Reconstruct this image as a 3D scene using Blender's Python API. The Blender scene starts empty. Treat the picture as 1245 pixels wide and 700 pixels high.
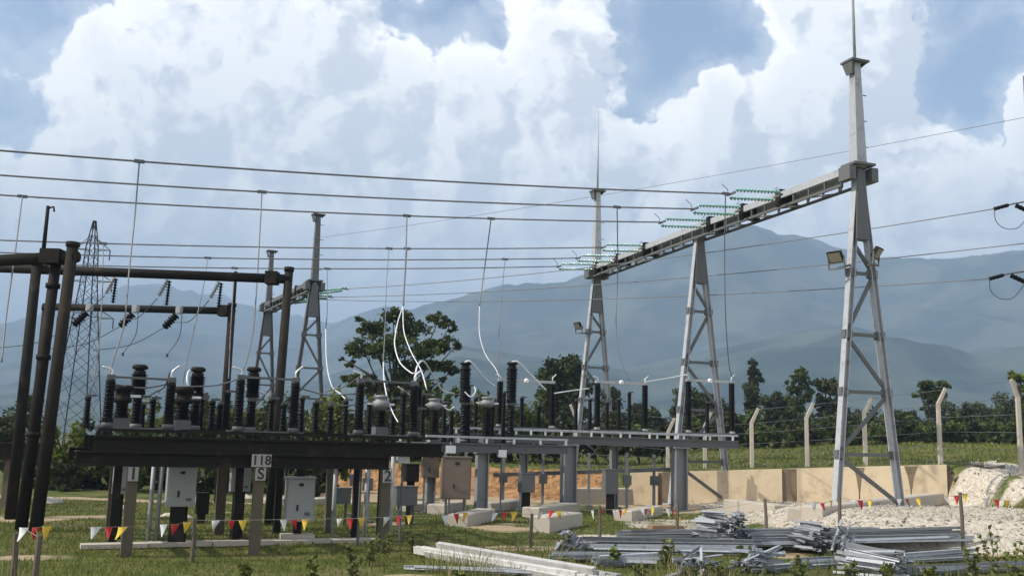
import bpy, math, random
import numpy as np
from mathutils import Vector, Matrix, noise as mnoise

R = math.radians
scene = bpy.context.scene
col = scene.collection
rnd = random.Random(7)

# ------------------------------------------------------------------ camera
EYE, FPX = 2.4, 1180.0
PITCH, ROLL = R(9.05), R(1.5)
CAM = Matrix.Translation((0, 0, EYE)) @ Matrix.Rotation(math.pi / 2 + PITCH, 4, 'X') @ Matrix.Rotation(ROLL, 4, 'Z')
cd = bpy.data.cameras.new('camera')
cam = bpy.data.objects.new('camera', cd)
col.objects.link(cam)
cam.matrix_world = CAM
cd.sensor_fit = 'HORIZONTAL'
cd.sensor_width = 36.0
cd.lens = 36.0 * FPX / 1245.0
cd.clip_start, cd.clip_end = 0.1, 20000
scene.camera = cam


def ray(px, py):
    return (CAM.to_3x3() @ Vector(((px - 622.5) / FPX, -(py - 350) / FPX, -1.0))).normalized()


# ------------------------------------------------------------------ sun, sky, exposure
SUN_TO = Vector((-0.945, -0.325, 0)).normalized() * math.cos(R(43)) + Vector((0, 0, math.sin(R(43))))
sl = bpy.data.lights.new('sun', 'SUN')
sl.energy, sl.angle, sl.color = 4.6, R(0.5), (1.0, 0.93, 0.82)
so = bpy.data.objects.new('sun', sl)
col.objects.link(so)
so.rotation_euler = SUN_TO.to_track_quat('Z', 'Y').to_euler()
scene.view_settings.view_transform = 'Standard'
scene.view_settings.look = 'None'
scene.view_settings.exposure = 0.35
scene.view_settings.gamma = 1.0
scene.cycles.use_denoising = True
scene.cycles.max_bounces = 5
scene.cycles.transparent_max_bounces = 8
scene.cycles.volume_bounces = 0


class NT:
    def __init__(s, tree):
        s.t = tree

    def n(s, kind, **kw):
        nd = s.t.nodes.new(kind)
        for k, v in kw.items():
            if k.startswith('i_'):
                key = k[2:]
                key = int(key) if key.isdigit() else key.replace('_', ' ')
                nd.inputs[key].default_value = v
            else:
                setattr(nd, k, v)
        return nd

    def l(s, a, b):
        s.t.links.new(a, b)

    def val(s, v, sock):
        if isinstance(v, bpy.types.NodeSocket):
            s.l(v, sock)
        else:
            sock.default_value = v

    def m(s, op, a, b=0.0, c=None, clamp=False):
        nd = s.n('ShaderNodeMath', operation=op, use_clamp=clamp)
        s.val(a, nd.inputs[0]); s.val(b, nd.inputs[1])
        if c is not None:
            s.val(c, nd.inputs[2])
        return nd.outputs[0]

    def vm(s, op, a, b=(0, 0, 0)):
        nd = s.n('ShaderNodeVectorMath', operation=op)
        s.val(a, nd.inputs[0]); s.val(b, nd.inputs[1])
        return nd.outputs['Value'] if op in ('DOT_PRODUCT', 'DISTANCE', 'LENGTH') else nd.outputs[0]

    def sstep(s, v, a, b):
        nd = s.n('ShaderNodeMapRange', interpolation_type='SMOOTHSTEP')
        s.val(v, nd.inputs[0])
        nd.inputs[1].default_value, nd.inputs[2].default_value = a, b
        return nd.outputs[0]

    def mix(s, f, a, b):
        nd = s.n('ShaderNodeMix', data_type='RGBA')
        s.val(f, nd.inputs[0])
        for v, i in ((a, 6), (b, 7)):
            if isinstance(v, tuple) and len(v) == 3:
                v = v + (1,)
            s.val(v, nd.inputs[i])
        return nd.outputs[2]


world = bpy.data.worlds.new('World')
scene.world = world
world.use_nodes = True
wt = world.node_tree
wt.nodes.clear()
W = NT(wt)

# density of the cumulus cover, by direction
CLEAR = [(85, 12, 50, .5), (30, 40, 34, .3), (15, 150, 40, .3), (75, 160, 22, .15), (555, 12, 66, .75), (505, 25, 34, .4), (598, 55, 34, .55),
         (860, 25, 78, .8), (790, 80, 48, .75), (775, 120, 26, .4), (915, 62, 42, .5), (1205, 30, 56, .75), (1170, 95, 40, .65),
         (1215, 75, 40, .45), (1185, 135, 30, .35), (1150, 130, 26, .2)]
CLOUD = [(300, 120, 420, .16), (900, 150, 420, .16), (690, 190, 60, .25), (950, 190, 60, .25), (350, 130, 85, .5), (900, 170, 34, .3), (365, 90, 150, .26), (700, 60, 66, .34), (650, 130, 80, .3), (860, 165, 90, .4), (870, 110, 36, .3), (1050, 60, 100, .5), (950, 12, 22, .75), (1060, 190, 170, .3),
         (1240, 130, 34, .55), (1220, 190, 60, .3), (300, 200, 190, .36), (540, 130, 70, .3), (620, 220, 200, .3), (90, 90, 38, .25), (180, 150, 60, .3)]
BASE = .10  # cover thinned beyond the view to cut fill light; CLOUD refills the view
g = bpy.data.node_groups.new('cumulus', 'ShaderNodeTree')
g.interface.new_socket('Dir', in_out='INPUT', socket_type='NodeSocketVector')
g.interface.new_socket('D', in_out='OUTPUT', socket_type='NodeSocketFloat')
G_ = NT(g)
gi, go = g.nodes.new('NodeGroupInput'), g.nodes.new('NodeGroupOutput')
d0 = G_.vm('ADD', gi.outputs[0], (0, 0, 0))
sh = lambda v, o_: G_.vm('ADD', v, o_)
wn = G_.n('ShaderNodeTexNoise', i_Scale=9.0, i_Detail=4.0, i_Roughness=.62)
G_.l(sh(d0, (3.371, 1.713, 5.129)), wn.inputs['Vector'])
warp = G_.vm('SUBTRACT', wn.outputs['Color'], (.5, .5, .5))
wsc = G_.n('ShaderNodeVectorMath', operation='SCALE', i_Scale=.11)
G_.l(warp, wsc.inputs[0])
d1 = G_.vm('ADD', d0, wsc.outputs[0])
n1 = G_.n('ShaderNodeTexNoise', i_Scale=5.5, i_Detail=8.0, i_Roughness=.58, i_Lacunarity=2.05)
G_.l(sh(d1, (7.913, 2.377, 4.631)), n1.inputs['Vector'])
# inverted ridges: rounded billows with creases between them
n2 = G_.n('ShaderNodeTexNoise', noise_type='RIDGED_MULTIFRACTAL', normalize=False, i_Scale=11.0, i_Detail=5.0, i_Roughness=.68, i_Lacunarity=2.2, i_Offset=1.0, i_Gain=1.0)
G_.l(sh(d1, (2.719, 9.157, 6.283)), n2.inputs['Vector'])
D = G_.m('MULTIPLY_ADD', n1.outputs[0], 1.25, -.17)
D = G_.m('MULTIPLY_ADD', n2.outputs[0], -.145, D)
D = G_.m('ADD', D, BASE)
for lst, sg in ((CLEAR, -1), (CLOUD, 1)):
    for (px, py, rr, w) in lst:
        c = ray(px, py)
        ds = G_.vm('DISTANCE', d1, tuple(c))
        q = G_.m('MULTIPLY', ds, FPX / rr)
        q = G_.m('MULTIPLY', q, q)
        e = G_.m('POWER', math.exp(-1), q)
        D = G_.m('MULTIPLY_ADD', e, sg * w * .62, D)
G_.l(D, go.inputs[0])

tc = W.n('ShaderNodeTexCoord')
dirv = W.vm('NORMALIZE', tc.outputs['Generated'])
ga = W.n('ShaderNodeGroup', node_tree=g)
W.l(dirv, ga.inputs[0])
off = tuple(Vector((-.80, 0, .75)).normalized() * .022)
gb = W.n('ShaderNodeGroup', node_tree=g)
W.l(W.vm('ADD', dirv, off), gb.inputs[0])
sep = W.n('ShaderNodeSeparateXYZ')
W.l(dirv, sep.inputs[0])
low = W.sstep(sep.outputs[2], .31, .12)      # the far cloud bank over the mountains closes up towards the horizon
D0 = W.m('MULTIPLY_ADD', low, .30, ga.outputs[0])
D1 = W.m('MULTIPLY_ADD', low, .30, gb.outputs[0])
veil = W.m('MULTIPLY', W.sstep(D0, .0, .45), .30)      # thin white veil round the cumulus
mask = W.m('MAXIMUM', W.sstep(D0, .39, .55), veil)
lit = W.m('MULTIPLY_ADD', W.m('SUBTRACT', D0, D1), 4.2, .66, clamp=True)
thick = W.sstep(D0, .60, 1.0)
lit = W.m('MULTIPLY_ADD', thick, -.36, lit, clamp=True)
ccol = W.mix(lit, (.80, .82, .86), (1.48, 1.43, 1.36))
ccol = W.mix(W.m('MULTIPLY', low, .5), ccol, (.86, .89, .93))
sky = W.n('ShaderNodeTexSky', sky_type='NISHITA', sun_disc=False, sun_elevation=R(43),
          sun_rotation=math.atan2(SUN_TO.x, SUN_TO.y), altitude=300.0, air_density=1.0, dust_density=1.6, ozone_density=1.2)
skc = W.n('ShaderNodeVectorMath', operation='SCALE', i_Scale=.15)
W.l(sky.outputs[0], skc.inputs[0])
# the cloud colours stand for radiance as is
fin = W.mix(mask, skc.outputs[0], ccol)
bg = W.n('ShaderNodeBackground', i_Strength=1.0)
W.l(fin, bg.inputs[0])
wo = W.n('ShaderNodeOutputWorld')
W.l(bg.outputs[0], wo.inputs[0])
world.cycles.sampling_method = 'MANUAL'
world.cycles.sample_map_resolution = 512

# ------------------------------------------------------------------ geometry helpers


def ss(a, b, v):
    t = min(1, max(0, (v - a) / (b - a)))
    return t * t * (3 - 2 * t)


def at(px, py, Y):
    """the point at world depth Y that stands at this place of the picture"""
    d = ray(px, py)
    return Vector((d.x / d.y * Y, Y, EYE + d.z / d.y * Y))


def zat(px, py, Y):
    return at(px, py, Y).z


def xat(px, Y, z):
    """X of a point at depth Y and height z that shows at column px"""
    py = 540.0
    for _ in range(4):
        p = at(px, py, Y)
        py -= (z - p.z) * FPX / Y
    return at(px, py, Y).x


def yb(X):
    return 41.9 - .2 * (X - 5) if X >= 5 else 41.9 + (5 - X) * .4


def ht(X):
    h = 1.25 + .058 * (min(X, 30) - 5) if X >= 5 else 1.3
    return h * ss(-17, -10, X)


def gz(X, Y):
    r = .75 * ss(6.0, 10.0, X) * ss(24.3, 25.7, Y) * (1 - .6 * ss(31.6, 35.5, Y))
    b = yb(X)
    f = ht(X) + min(max(0, (Y - b) * .014), .6) * ss(-25, -4, X)
    if X < 4.2:
        s = ss(b - .2, b + 2.0, Y)
    elif X < 17.4:
        s = ss(b - .12, b + .25, Y)
    else:
        s = ss(b - .12 - min(1, (X - 17.4) / 1.5) * 8.5, b + .25 + min(1, (X - 17.4) / 1.5) * 1.0, Y)
    z = r + (f - r) * s
    if Y < 60:
        z += .05 * mnoise.noise(Vector((X * .35, Y * .35, 1.7))) + .018 * mnoise.noise(Vector((X * 1.6, Y * 1.6, 4.2)))
    if X > 16 and 26 < Y < 50:
        z += ss(16.5, 19, X) * .12 * (mnoise.noise(Vector((X * .8, Y * .8, 9.1))) + .5 * mnoise.noise(Vector((X * 2.1, Y * 2.1, 3.3))))
    return z


def gnd(px, py):
    d = ray(px, py)
    t, prev = 6.0, 6.0
    for _ in range(900):
        p = Vector((0, 0, EYE)) + d * t
        if p.z <= gz(p.x, p.y):
            break
        t += .1 + t * .002
    return Vector((p.x, p.y, gz(p.x, p.y)))


def tag(o, label=None, cat=None, group=None, kind=None):
    for k, v in (('label', label), ('category', cat), ('group', group), ('kind', kind)):
        if v:
            o[k] = v
    return o


def thing(name, loc, label, cat, group=None, rz=0.0):
    o = bpy.data.objects.new(name, None)
    o.empty_display_size = .2
    col.objects.link(o)
    o.location = loc
    o.rotation_euler.z = rz
    return tag(o, label, cat, group)


def rootloc(p):
    while p.parent:
        p = p.parent
    return Vector(p.location)


class MB:
    def __init__(s):
        s.v, s.f = [], []

    def add(s, vs, fs):
        o = len(s.v)
        s.v += [tuple(x) for x in vs]
        s.f += [tuple(i + o for i in f) for f in fs]
        return s

    def frame(s, p0, p1, up=Vector((0, 0, 1))):
        d = (p1 - p0).normalized()
        u = d.cross(up)
        if u.length < 1e-4:
            u = d.cross(Vector((0, 1, 0)))
        u.normalize()
        return d, u, u.cross(d).normalized()

    BOXF = [(0, 1, 2, 3), (7, 6, 5, 4), (0, 4, 5, 1), (1, 5, 6, 2), (2, 6, 7, 3), (3, 7, 4, 0)]

    def beam(s, p0, p1, w, h=None, w1=None, h1=None, up=Vector((0, 0, 1))):
        p0, p1 = Vector(p0), Vector(p1)
        h = w if h is None else h
        w1 = w if w1 is None else w1
        h1 = h if h1 is None else h1
        d, u, v = s.frame(p0, p1, up)
        vs = []
        for p, a, b in ((p0, w, h), (p1, w1, h1)):
            vs += [p - u * a / 2 - v * b / 2, p + u * a / 2 - v * b / 2, p + u * a / 2 + v * b / 2, p - u * a / 2 + v * b / 2]
        return s.add(vs, s.BOXF)

    def prism(s, p0, p1, prof, up=Vector((0, 0, 1))):
        """extrude a closed 2-D outline from p0 to p1"""
        p0, p1 = Vector(p0), Vector(p1)
        d, u, v = s.frame(p0, p1, up)
        n = len(prof)
        vs = [p + u * a + v * b for p in (p0, p1) for a, b in prof]
        fs = [(i, (i + 1) % n, n + (i + 1) % n, n + i) for i in range(n)] + [tuple(range(n))[::-1], tuple(range(n, 2 * n))]
        return s.add(vs, fs)

    def angle(s, p0, p1, w, t=None, up=Vector((0, 0, 1)), fl=1):
        t = t or w * .14
        return s.prism(p0, p1, [(-w / 2 * fl, -w / 2), (w / 2 * fl, -w / 2), (w / 2 * fl, -w / 2 + t), ((-w / 2 + t) * fl, -w / 2 + t), ((-w / 2 + t) * fl, w / 2), (-w / 2 * fl, w / 2)], up)

    def ibeam(s, p0, p1, w, h, t=None, up=Vector((0, 0, 1))):
        t = t or h * .12
        a, b, c = w / 2, h / 2, t / 2
        return s.prism(p0, p1, [(-a, -b), (a, -b), (a, -b + t), (c, -b + t), (c, b - t), (a, b - t), (a, b), (-a, b), (-a, b - t), (-c, b - t), (-c, -b + t), (-a, -b + t)], up)

    def box(s, c, size, rz=0.0):
        c = Vector(c)
        x, y, z = size[0] / 2, size[1] / 2, size[2] / 2
        m = Matrix.Rotation(rz, 3, 'Z')
        vs = [c + m @ Vector(q) for q in ((-x, -y, -z), (x, -y, -z), (x, y, -z), (-x, y, -z), (-x, -y, z), (x, -y, z), (x, y, z), (-x, y, z))]
        return s.add(vs, [(3, 2, 1, 0), (4, 5, 6, 7), (0, 1, 5, 4), (1, 2, 6, 5), (2, 3, 7, 6), (3, 0, 4, 7)])

    def path(s, pts, rs, n=6, cap=True):
        pts = [Vector(p) for p in pts]
        if not isinstance(rs, (list, tuple)):
            rs = [rs] * len(pts)
        o = len(s.v)
        prev = None
        for i, p in enumerate(pts):
            d = (pts[min(i + 1, len(pts) - 1)] - pts[max(i - 1, 0)]).normalized()
            if prev is None:
                u = d.cross(Vector((0, 0, 1)))
                if u.length < 1e-3:
                    u = d.cross(Vector((0, 1, 0)))
            else:
                u = prev - d * prev.dot(d)
                if u.length < 1e-4:
                    u = d.orthogonal()
            u.normalize()
            prev = u
            w = d.cross(u)
            for k in range(n):
                a = 2 * math.pi * k / n
                s.v.append(tuple(p + (u * math.cos(a) + w * math.sin(a)) * rs[i]))
        for i in range(len(pts) - 1):
            for k in range(n):
                s.f.append((o + i * n + k, o + i * n + (k + 1) % n, o + (i + 1) * n + (k + 1) % n, o + (i + 1) * n + k))
        if cap:
            s.f.append(tuple(o + k for k in range(n))[::-1])
            s.f.append(tuple(o + (len(pts) - 1) * n + k for k in range(n)))
        return s

    def tube(s, p0, p1, r0, r1=None, n=8):
        return s.path([p0, p1], [r0, r0 if r1 is None else r1], n)

    def lathe(s, p0, p1, prof, n=10):
        """prof: (radius, distance along axis)"""
        p0, p1 = Vector(p0), Vector(p1)
        d, u, v = s.frame(p0, p1)
        o = len(s.v)
        for r, h in prof:
            for k in range(n):
                a = 2 * math.pi * k / n
                s.v.append(tuple(p0 + d * h + (u * math.cos(a) + v * math.sin(a)) * r))
        for i in range(len(prof) - 1):
            for k in range(n):
                s.f.append((o + i * n + k, o + i * n + (k + 1) % n, o + (i + 1) * n + (k + 1) % n, o + (i + 1) * n + k))
        s.f.append(tuple(o + k for k in range(n))[::-1])
        s.f.append(tuple(o + (len(prof) - 1) * n + k for k in range(n)))
        return s

    def sheds(s, p0, p1, core, shed, n_shed, n=10, taper=1.0):
        p0, p1 = Vector(p0), Vector(p1)
        L = (p1 - p0).length
        st = L / n_shed
        prof = [(core, 0)]
        for i in range(n_shed):
            k = 1 + (taper - 1) * i / max(1, n_shed - 1)
            sh = shed * (1 if i % 2 == 0 else .86) * k
            prof += [(core * k, i * st + .05 * st), (sh, i * st + .30 * st), (sh, i * st + .42 * st), (core * k, i * st + .8 * st)]
        prof.append((core * taper, L))
        return s.lathe(p0, p1, prof, n)

    def mesh(s, name, mat, off=None, smooth=False):
        me = bpy.data.meshes.new(name)
        vs = s.v if off is None else [(v[0] - off[0], v[1] - off[1], v[2] - off[2]) for v in s.v]
        me.from_pydata(vs, [], s.f)
        if mat:
            me.materials.append(mat)
        if smooth:
            me.polygons.foreach_set('use_smooth', [True] * len(me.polygons))
        me.update()
        return me

    def build(s, name, mat, parent=None, smooth=False, origin=None):
        off = rootloc(parent) if parent else (Vector(origin) if origin is not None else None)
        o = bpy.data.objects.new(name, s.mesh(name, mat, off, smooth))
        col.objects.link(o)
        if parent:
            o.parent = parent
        elif off is not None:
            o.location = off
        return o


def np_object(name, V, F, mat, attr=None, smooth=False):
    """fast mesh from arrays; F is (n,3) or (n,4)"""
    me = bpy.data.meshes.new(name)
    k = F.shape[1]
    me.vertices.add(len(V)); me.loops.add(F.size); me.polygons.add(len(F))
    me.vertices.foreach_set('co', V.astype(np.float32).ravel())
    me.loops.foreach_set('vertex_index', F.astype(np.int32).ravel())
    me.polygons.foreach_set('loop_start', np.arange(0, F.size, k, dtype=np.int32))
    if smooth:
        me.polygons.foreach_set('use_smooth', np.ones(len(F), dtype=bool))
    me.update(calc_edges=True)
    if attr is not None:
        ca = me.color_attributes.new('tint', 'FLOAT_COLOR', 'POINT')
        ca.data.foreach_set('color', attr.astype(np.float32).ravel())
    if mat:
        me.materials.append(mat)
    o = bpy.data.objects.new(name, me)
    col.objects.link(o)
    return o


def copy_tree(o, parent=None):
    c = o.copy()
    col.objects.link(c)
    c.parent = parent
    for ch in list(o.children):
        copy_tree(ch, c)
    return c


# ------------------------------------------------------------------ materials
MATS = {}


def mat(name, c, rough=.6, metal=0.0, var=.12, scale=6.0, dirt=None, dirt_amt=.0, dirt_scale=3.0, bump=0.0, bscale=40.0, spec=.4, trans=0.0, coord='Object', ovar=.08):
    m = bpy.data.materials.new(name)
    m.use_nodes = True
    T = NT(m.node_tree)
    b = m.node_tree.nodes['Principled BSDF']
    t = T.n('ShaderNodeTexCoord')
    n = T.n('ShaderNodeTexNoise', i_Scale=scale, i_Detail=6.0, i_Roughness=.65)
    T.l(t.outputs[coord], n.inputs['Vector'])
    f = T.m('MULTIPLY_ADD', n.outputs[0], 2 * var, 1 - var)
    cs = T.n('ShaderNodeVectorMath', operation='SCALE')
    cs.inputs[0].default_value = c
    T.l(f, cs.inputs['Scale'])
    out = cs.outputs[0]
    if ovar:
        oi = T.n('ShaderNodeObjectInfo')
        o2 = T.n('ShaderNodeVectorMath', operation='SCALE')
        T.l(out, o2.inputs[0])
        T.l(T.m('MULTIPLY_ADD', oi.outputs['Random'], 2 * ovar, 1 - ovar), o2.inputs['Scale'])
        out = o2.outputs[0]
    if dirt:
        n2 = T.n('ShaderNodeTexNoise', i_Scale=dirt_scale, i_Detail=7.0, i_Roughness=.7)
        T.l(t.outputs[coord], n2.inputs['Vector'])
        out = T.mix(T.m('MULTIPLY', T.sstep(n2.outputs[0], .62 - dirt_amt * .3, .72), min(1, .4 + dirt_amt)), out, dirt)
    T.l(out, b.inputs['Base Color'])
    b.inputs['Roughness'].default_value = rough
    b.inputs['Metallic'].default_value = metal
    b.inputs['Specular IOR Level'].default_value = spec
    if trans:
        b.inputs['Transmission Weight'].default_value = trans
    if bump:
        n3 = T.n('ShaderNodeTexNoise', i_Scale=bscale, i_Detail=5.0)
        T.l(t.outputs[coord], n3.inputs['Vector'])
        bp = T.n('ShaderNodeBump', i_Strength=bump, i_Distance=.02)
        T.l(n3.outputs[0], bp.inputs['Height'])
        T.l(bp.outputs[0], b.inputs['Normal'])
    MATS[name] = m
    return m


galv = mat('galvanised_steel', (.37, .385, .40), .55, .1, .22, 5, (.20, .185, .165), .35, 2.6)
galv_m = mat('dull_galvanised', (.20, .205, .21), .6, .1, .18, 7, (.13, .12, .105), .3, 2.5)
galv_d = mat('weathered_galvanised', (.105, .11, .112), .65, .05, .2, 6, (.12, .10, .085), .35, 2.5)
dark_steel = mat('dark_painted_steel', (.019, .017, .015), .65, .1, .3, 5, (.05, .036, .026), .35, 2.2, spec=.06)
brown_steel = mat('rusty_brown_tube', (.024, .021, .017), .75, .05, .28, 4, (.05, .033, .02), .4, 1.6, bump=.2, spec=.08)
porcelain = mat('brown_porcelain', (.006, .005, .0045), .45, 0, .2, 8, spec=.12)
porcelain_b = mat('black_insulator', (.005, .005, .0055), .45, 0, .2, 8, spec=.12)
alu = mat('aluminium', (.62, .63, .64), .42, .5, .08, 12)
alu_w = mat('bright_conductor', (.66, .67, .68), .5, .05, .05, 12)
wire_m = mat('aged_conductor', (.16, .16, .165), .55, .4, .1, 8)
wire_d = mat('dark_cable', (.05, .05, .052), .6, .2, .1, 8)
glass = mat('teal_glass', (.13, .36, .31), .15, 0, .1, 8, spec=.7, trans=.35)
cab_grey = mat('cabinet_grey', (.30, .31, .31), .5, .05, .07, 3, (.27, .26, .24), .25, 4)
cab_tan = mat('cabinet_tan', (.155, .118, .09), .6, 0, .12, 3, (.10, .075, .055), .3, 4)
black_m = mat('black_opening', (.012, .012, .012), .6)
concrete = mat('pale_concrete', (.40, .36, .30), .85, 0, .14, 3, (.33, .29, .24), .25, 1.6, bump=.3, spec=.2)
wall_m = mat('cream_concrete', (.60, .49, .335), .9, 0, .16, 1.6, (.38, .29, .19), .42, 1.3, bump=.3, bscale=25, spec=.15)
wall_st_shade = mat('stained_shaded_concrete', (.20, .155, .11), .9, 0, .22, 2.4, (.10, .08, .06), .4, 1.8, bump=.3, spec=.15)  # darker wall colour, for real stains and for painted shade on the wall
post_c = mat('post_concrete', (.10, .085, .06), .85, 0, .2, 3, (.05, .042, .033), .35, 2, bump=.3, spec=.2)
fence_c = mat('fence_concrete', (.44, .40, .34), .85, 0, .16, 4, (.30, .25, .19), .3, 2, spec=.2)
white_sign = mat('sign_white', (.30, .285, .26), .6, 0, .12, 9, (.30, .22, .16), .25, 7)
sign_ink = mat('sign_black', (.02, .02, .02), .6)
white_cl = mat('flag_white', (.58, .58, .57), .8, 0, .06, 9)
red_cl = mat('flag_red', (.42, .028, .028), .75, 0, .1, 9)
yel_cl = mat('flag_yellow', (.62, .43, .05), .75, 0, .08, 9)
cord_m = mat('flag_cord', (.25, .24, .2), .8)
stake_m = mat('stake_wood', (.105, .085, .065), .85, 0, .25, 6)
bark = mat('bark', (.055, .043, .033), .9, 0, .3, 6)
white_stone = mat('whitewashed_concrete', (.40, .40, .385), .85, 0, .25, 6, (.26, .24, .20), .4, 5, ovar=.3, bump=.4, spec=.2)
wood_b = mat('weathered_timber', (.20, .13, .075), .85, 0, .25, 5)
lens_m = mat('floodlight_glass', (.22, .20, .16), .25, 0, .08, 5, spec=.6)


def leafmat(name, c, rough=.6):
    m = bpy.data.materials.new(name)
    m.use_nodes = True
    T = NT(m.node_tree)
    b = m.node_tree.nodes['Principled BSDF']
    a = T.n('ShaderNodeVertexColor', layer_name='tint')
    mx = T.n('ShaderNodeMix', data_type='RGBA', blend_type='MULTIPLY')
    mx.inputs[0].default_value = 1
    mx.inputs[6].default_value = c + (1,)
    T.l(a.outputs[0], mx.inputs[7])
    T.l(mx.outputs[2], b.inputs['Base Color'])
    b.inputs['Roughness'].default_value = rough
    b.inputs['Specular IOR Level'].default_value = .25
    tr = T.n('ShaderNodeBsdfTranslucent')
    T.l(mx.outputs[2], tr.inputs[0])
    ms = T.n('ShaderNodeMixShader', i_0=.25)
    T.l(b.outputs[0], ms.inputs[1]); T.l(tr.outputs[0], ms.inputs[2])
    T.l(ms.outputs[0], m.node_tree.nodes['Material Output'].inputs[0])
    MATS[name] = m
    return m


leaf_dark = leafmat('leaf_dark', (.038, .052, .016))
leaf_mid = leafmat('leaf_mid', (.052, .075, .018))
leaf_vivid = leafmat('leaf_bright', (.105, .135, .026))  # brightest, yellow-green leaf tone
grass_m = leafmat('grass_blade', (.118, .132, .03), .7)
weed_m = leafmat('weed_leaf', (.11, .135, .045), .7)
dry_m = leafmat('dry_stalk', (.30, .25, .14), .8)
stone_m = leafmat('gravel_stone', (.46, .42, .36), .9)


def ground_material():
    m = bpy.data.materials.new('yard_ground')
    m.use_nodes = True
    T = NT(m.node_tree)
    b = m.node_tree.nodes['Principled BSDF']
    a = T.n('ShaderNodeVertexColor', layer_name='tint')
    sp = T.n('ShaderNodeSeparateColor')
    T.l(a.outputs[0], sp.inputs[0])
    gv, dt, bk = sp.outputs
    t = T.n('ShaderNodeTexCoord')

    def nz(sc, de=6, ro=.6):
        n = T.n('ShaderNodeTexNoise', i_Scale=sc, i_Detail=de, i_Roughness=ro)
        T.l(t.outputs['Object'], n.inputs['Vector'])
        return n.outputs[0]
    big, mid, fine, pat = nz(.16, 4), nz(1.1), nz(9, 8, .7), nz(.55, 5)
    grass = T.mix(T.sstep(mid, .35, .66), (.050, .072, .016), (.112, .122, .032))
    grass = T.mix(T.m('MULTIPLY', T.sstep(pat, .47, .64), .85), grass, (.125, .112, .048))
    grass = T.mix(T.m('MULTIPLY', T.sstep(big, .5, .7), .35), grass, (.09, .10, .030))
    gravel = T.mix(T.sstep(fine, .3, .66), (.29, .255, .20), (.55, .50, .42))
    gravel = T.mix(T.m('MULTIPLY', T.sstep(mid, .48, .72), .6), gravel, (.34, .28, .21))
    dirt = T.mix(T.sstep(fine, .3, .7), (.23, .165, .10), (.42, .33, .22))
    bank = T.mix(T.sstep(nz(3.2, 7, .7), .32, .7), (.13, .068, .03), (.37, .215, .10))

    def edge(w):
        return T.sstep(T.m('ADD', w, T.m('MULTIPLY_ADD', mid, .7, -.35)), .38, .62)
    c = T.mix(edge(dt), grass, dirt)
    c = T.mix(edge(bk), c, bank)
    c = T.mix(edge(gv), c, gravel)
    T.l(c, b.inputs['Base Color'])
    b.inputs['Roughness'].default_value = .95
    b.inputs['Specular IOR Level'].default_value = .1
    bp = T.n('ShaderNodeBump', i_Strength=.6, i_Distance=.035)
    T.l(T.m('ADD', fine, T.m('MULTIPLY', nz(30, 4), .5)), bp.inputs['Height'])
    T.l(bp.outputs[0], b.inputs['Normal'])
    return m


# ------------------------------------------------------------------ ground
def axis(lo, hi, step, far_lo, far_hi):
    xs = list(np.arange(lo, hi, step))
    d, x = step, hi
    while x < far_hi:
        xs.append(x); d *= 1.22; x += d
    xs.append(far_hi)
    d, x = step * 1.22, lo - step
    pre = []
    while x > far_lo:
        pre.append(x); d *= 1.22; x -= d
    pre.append(far_lo)
    return np.array(pre[::-1] + xs)


xs = axis(-18, 27, .28, -4500, 4500)
ys = axis(10, 52, .28, -300, 5200)


def masks(X, Y):
    nn = mnoise.noise(Vector((X * .3, Y * .3, 7.7)))
    gvl = ss(6.0, 9.0, X) * (1 - ss(15.4, 16.4, X) * ss(30, 32, Y)) * ss(24.0, 24.8, Y) * (1 - ss(yb(X) - .3, yb(X), Y)) * .95
    gvl = max(gvl, ss(1.2, 2.2, X) * ss(24.3, 25.0, Y) * (1 - ss(26.6, 27.6, Y)) * .85)
    gvl = max(gvl, ss(15.6, 16.6, X) * ss(24, 25, Y) * (1 - ss(40, 43, Y)) * (.50 + .6 * nn + 1.2 * mnoise.noise(Vector((X * .9, Y * 1.1, 5.5)))))
    gvl = max(gvl, .62 * ss(3, 4, X) * (1 - ss(8.5, 9.5, X)) * ss(29, 30, Y) * (1 - ss(33, 34.5, Y)) + .3 * nn)
    d = .95 * ss(-12, -9.5, X) * (1 - ss(5, 7, X)) * ss(37.5, 38.6, Y) * (1 - ss(yb(X), yb(X) + .5, Y)) * (.75 + .6 * nn)
    d = max(d, .8 * (1 - ss(-9, -6, X)) * ss(35.1, 35.5, Y) * (1 - ss(36.4, 36.8, Y)))
    d = max(d, .85 * ss(5, 6.5, X) * (1 - ss(17, 18.5, X)) * ss(35.5, 36.8, Y) * (1 - ss(yb(X) + .2, yb(X) + .5, Y)))
    d = max(d, .62 * ss(.22, .5, mnoise.noise(Vector((X * .45 + 9, Y * .45, 6.6)))) * (1 - ss(30, 34, Y)))
    cx = 23.6 - .12 * X + .5 * math.sin(X * .7)                       # the worn cart track
    d = max(d, .72 * max(0, 1 - abs(Y - cx) / .42) * ss(-2.6, -1.8, X) * (1 - ss(2, 3.2, X)))
    d = max(d, .75 * math.exp(-(((X + .2) / 1.6) ** 2 + ((Y - 28.2) / 1.6) ** 2)))
    k = ss(-11, -9, X) * (1 - ss(4.5, 5.0, X)) * ss(yb(X) - .5, yb(X) - .1, Y) * (1 - ss(yb(X) + 1.4, yb(X) + 2.0, Y))
    return gvl, d, k


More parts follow.
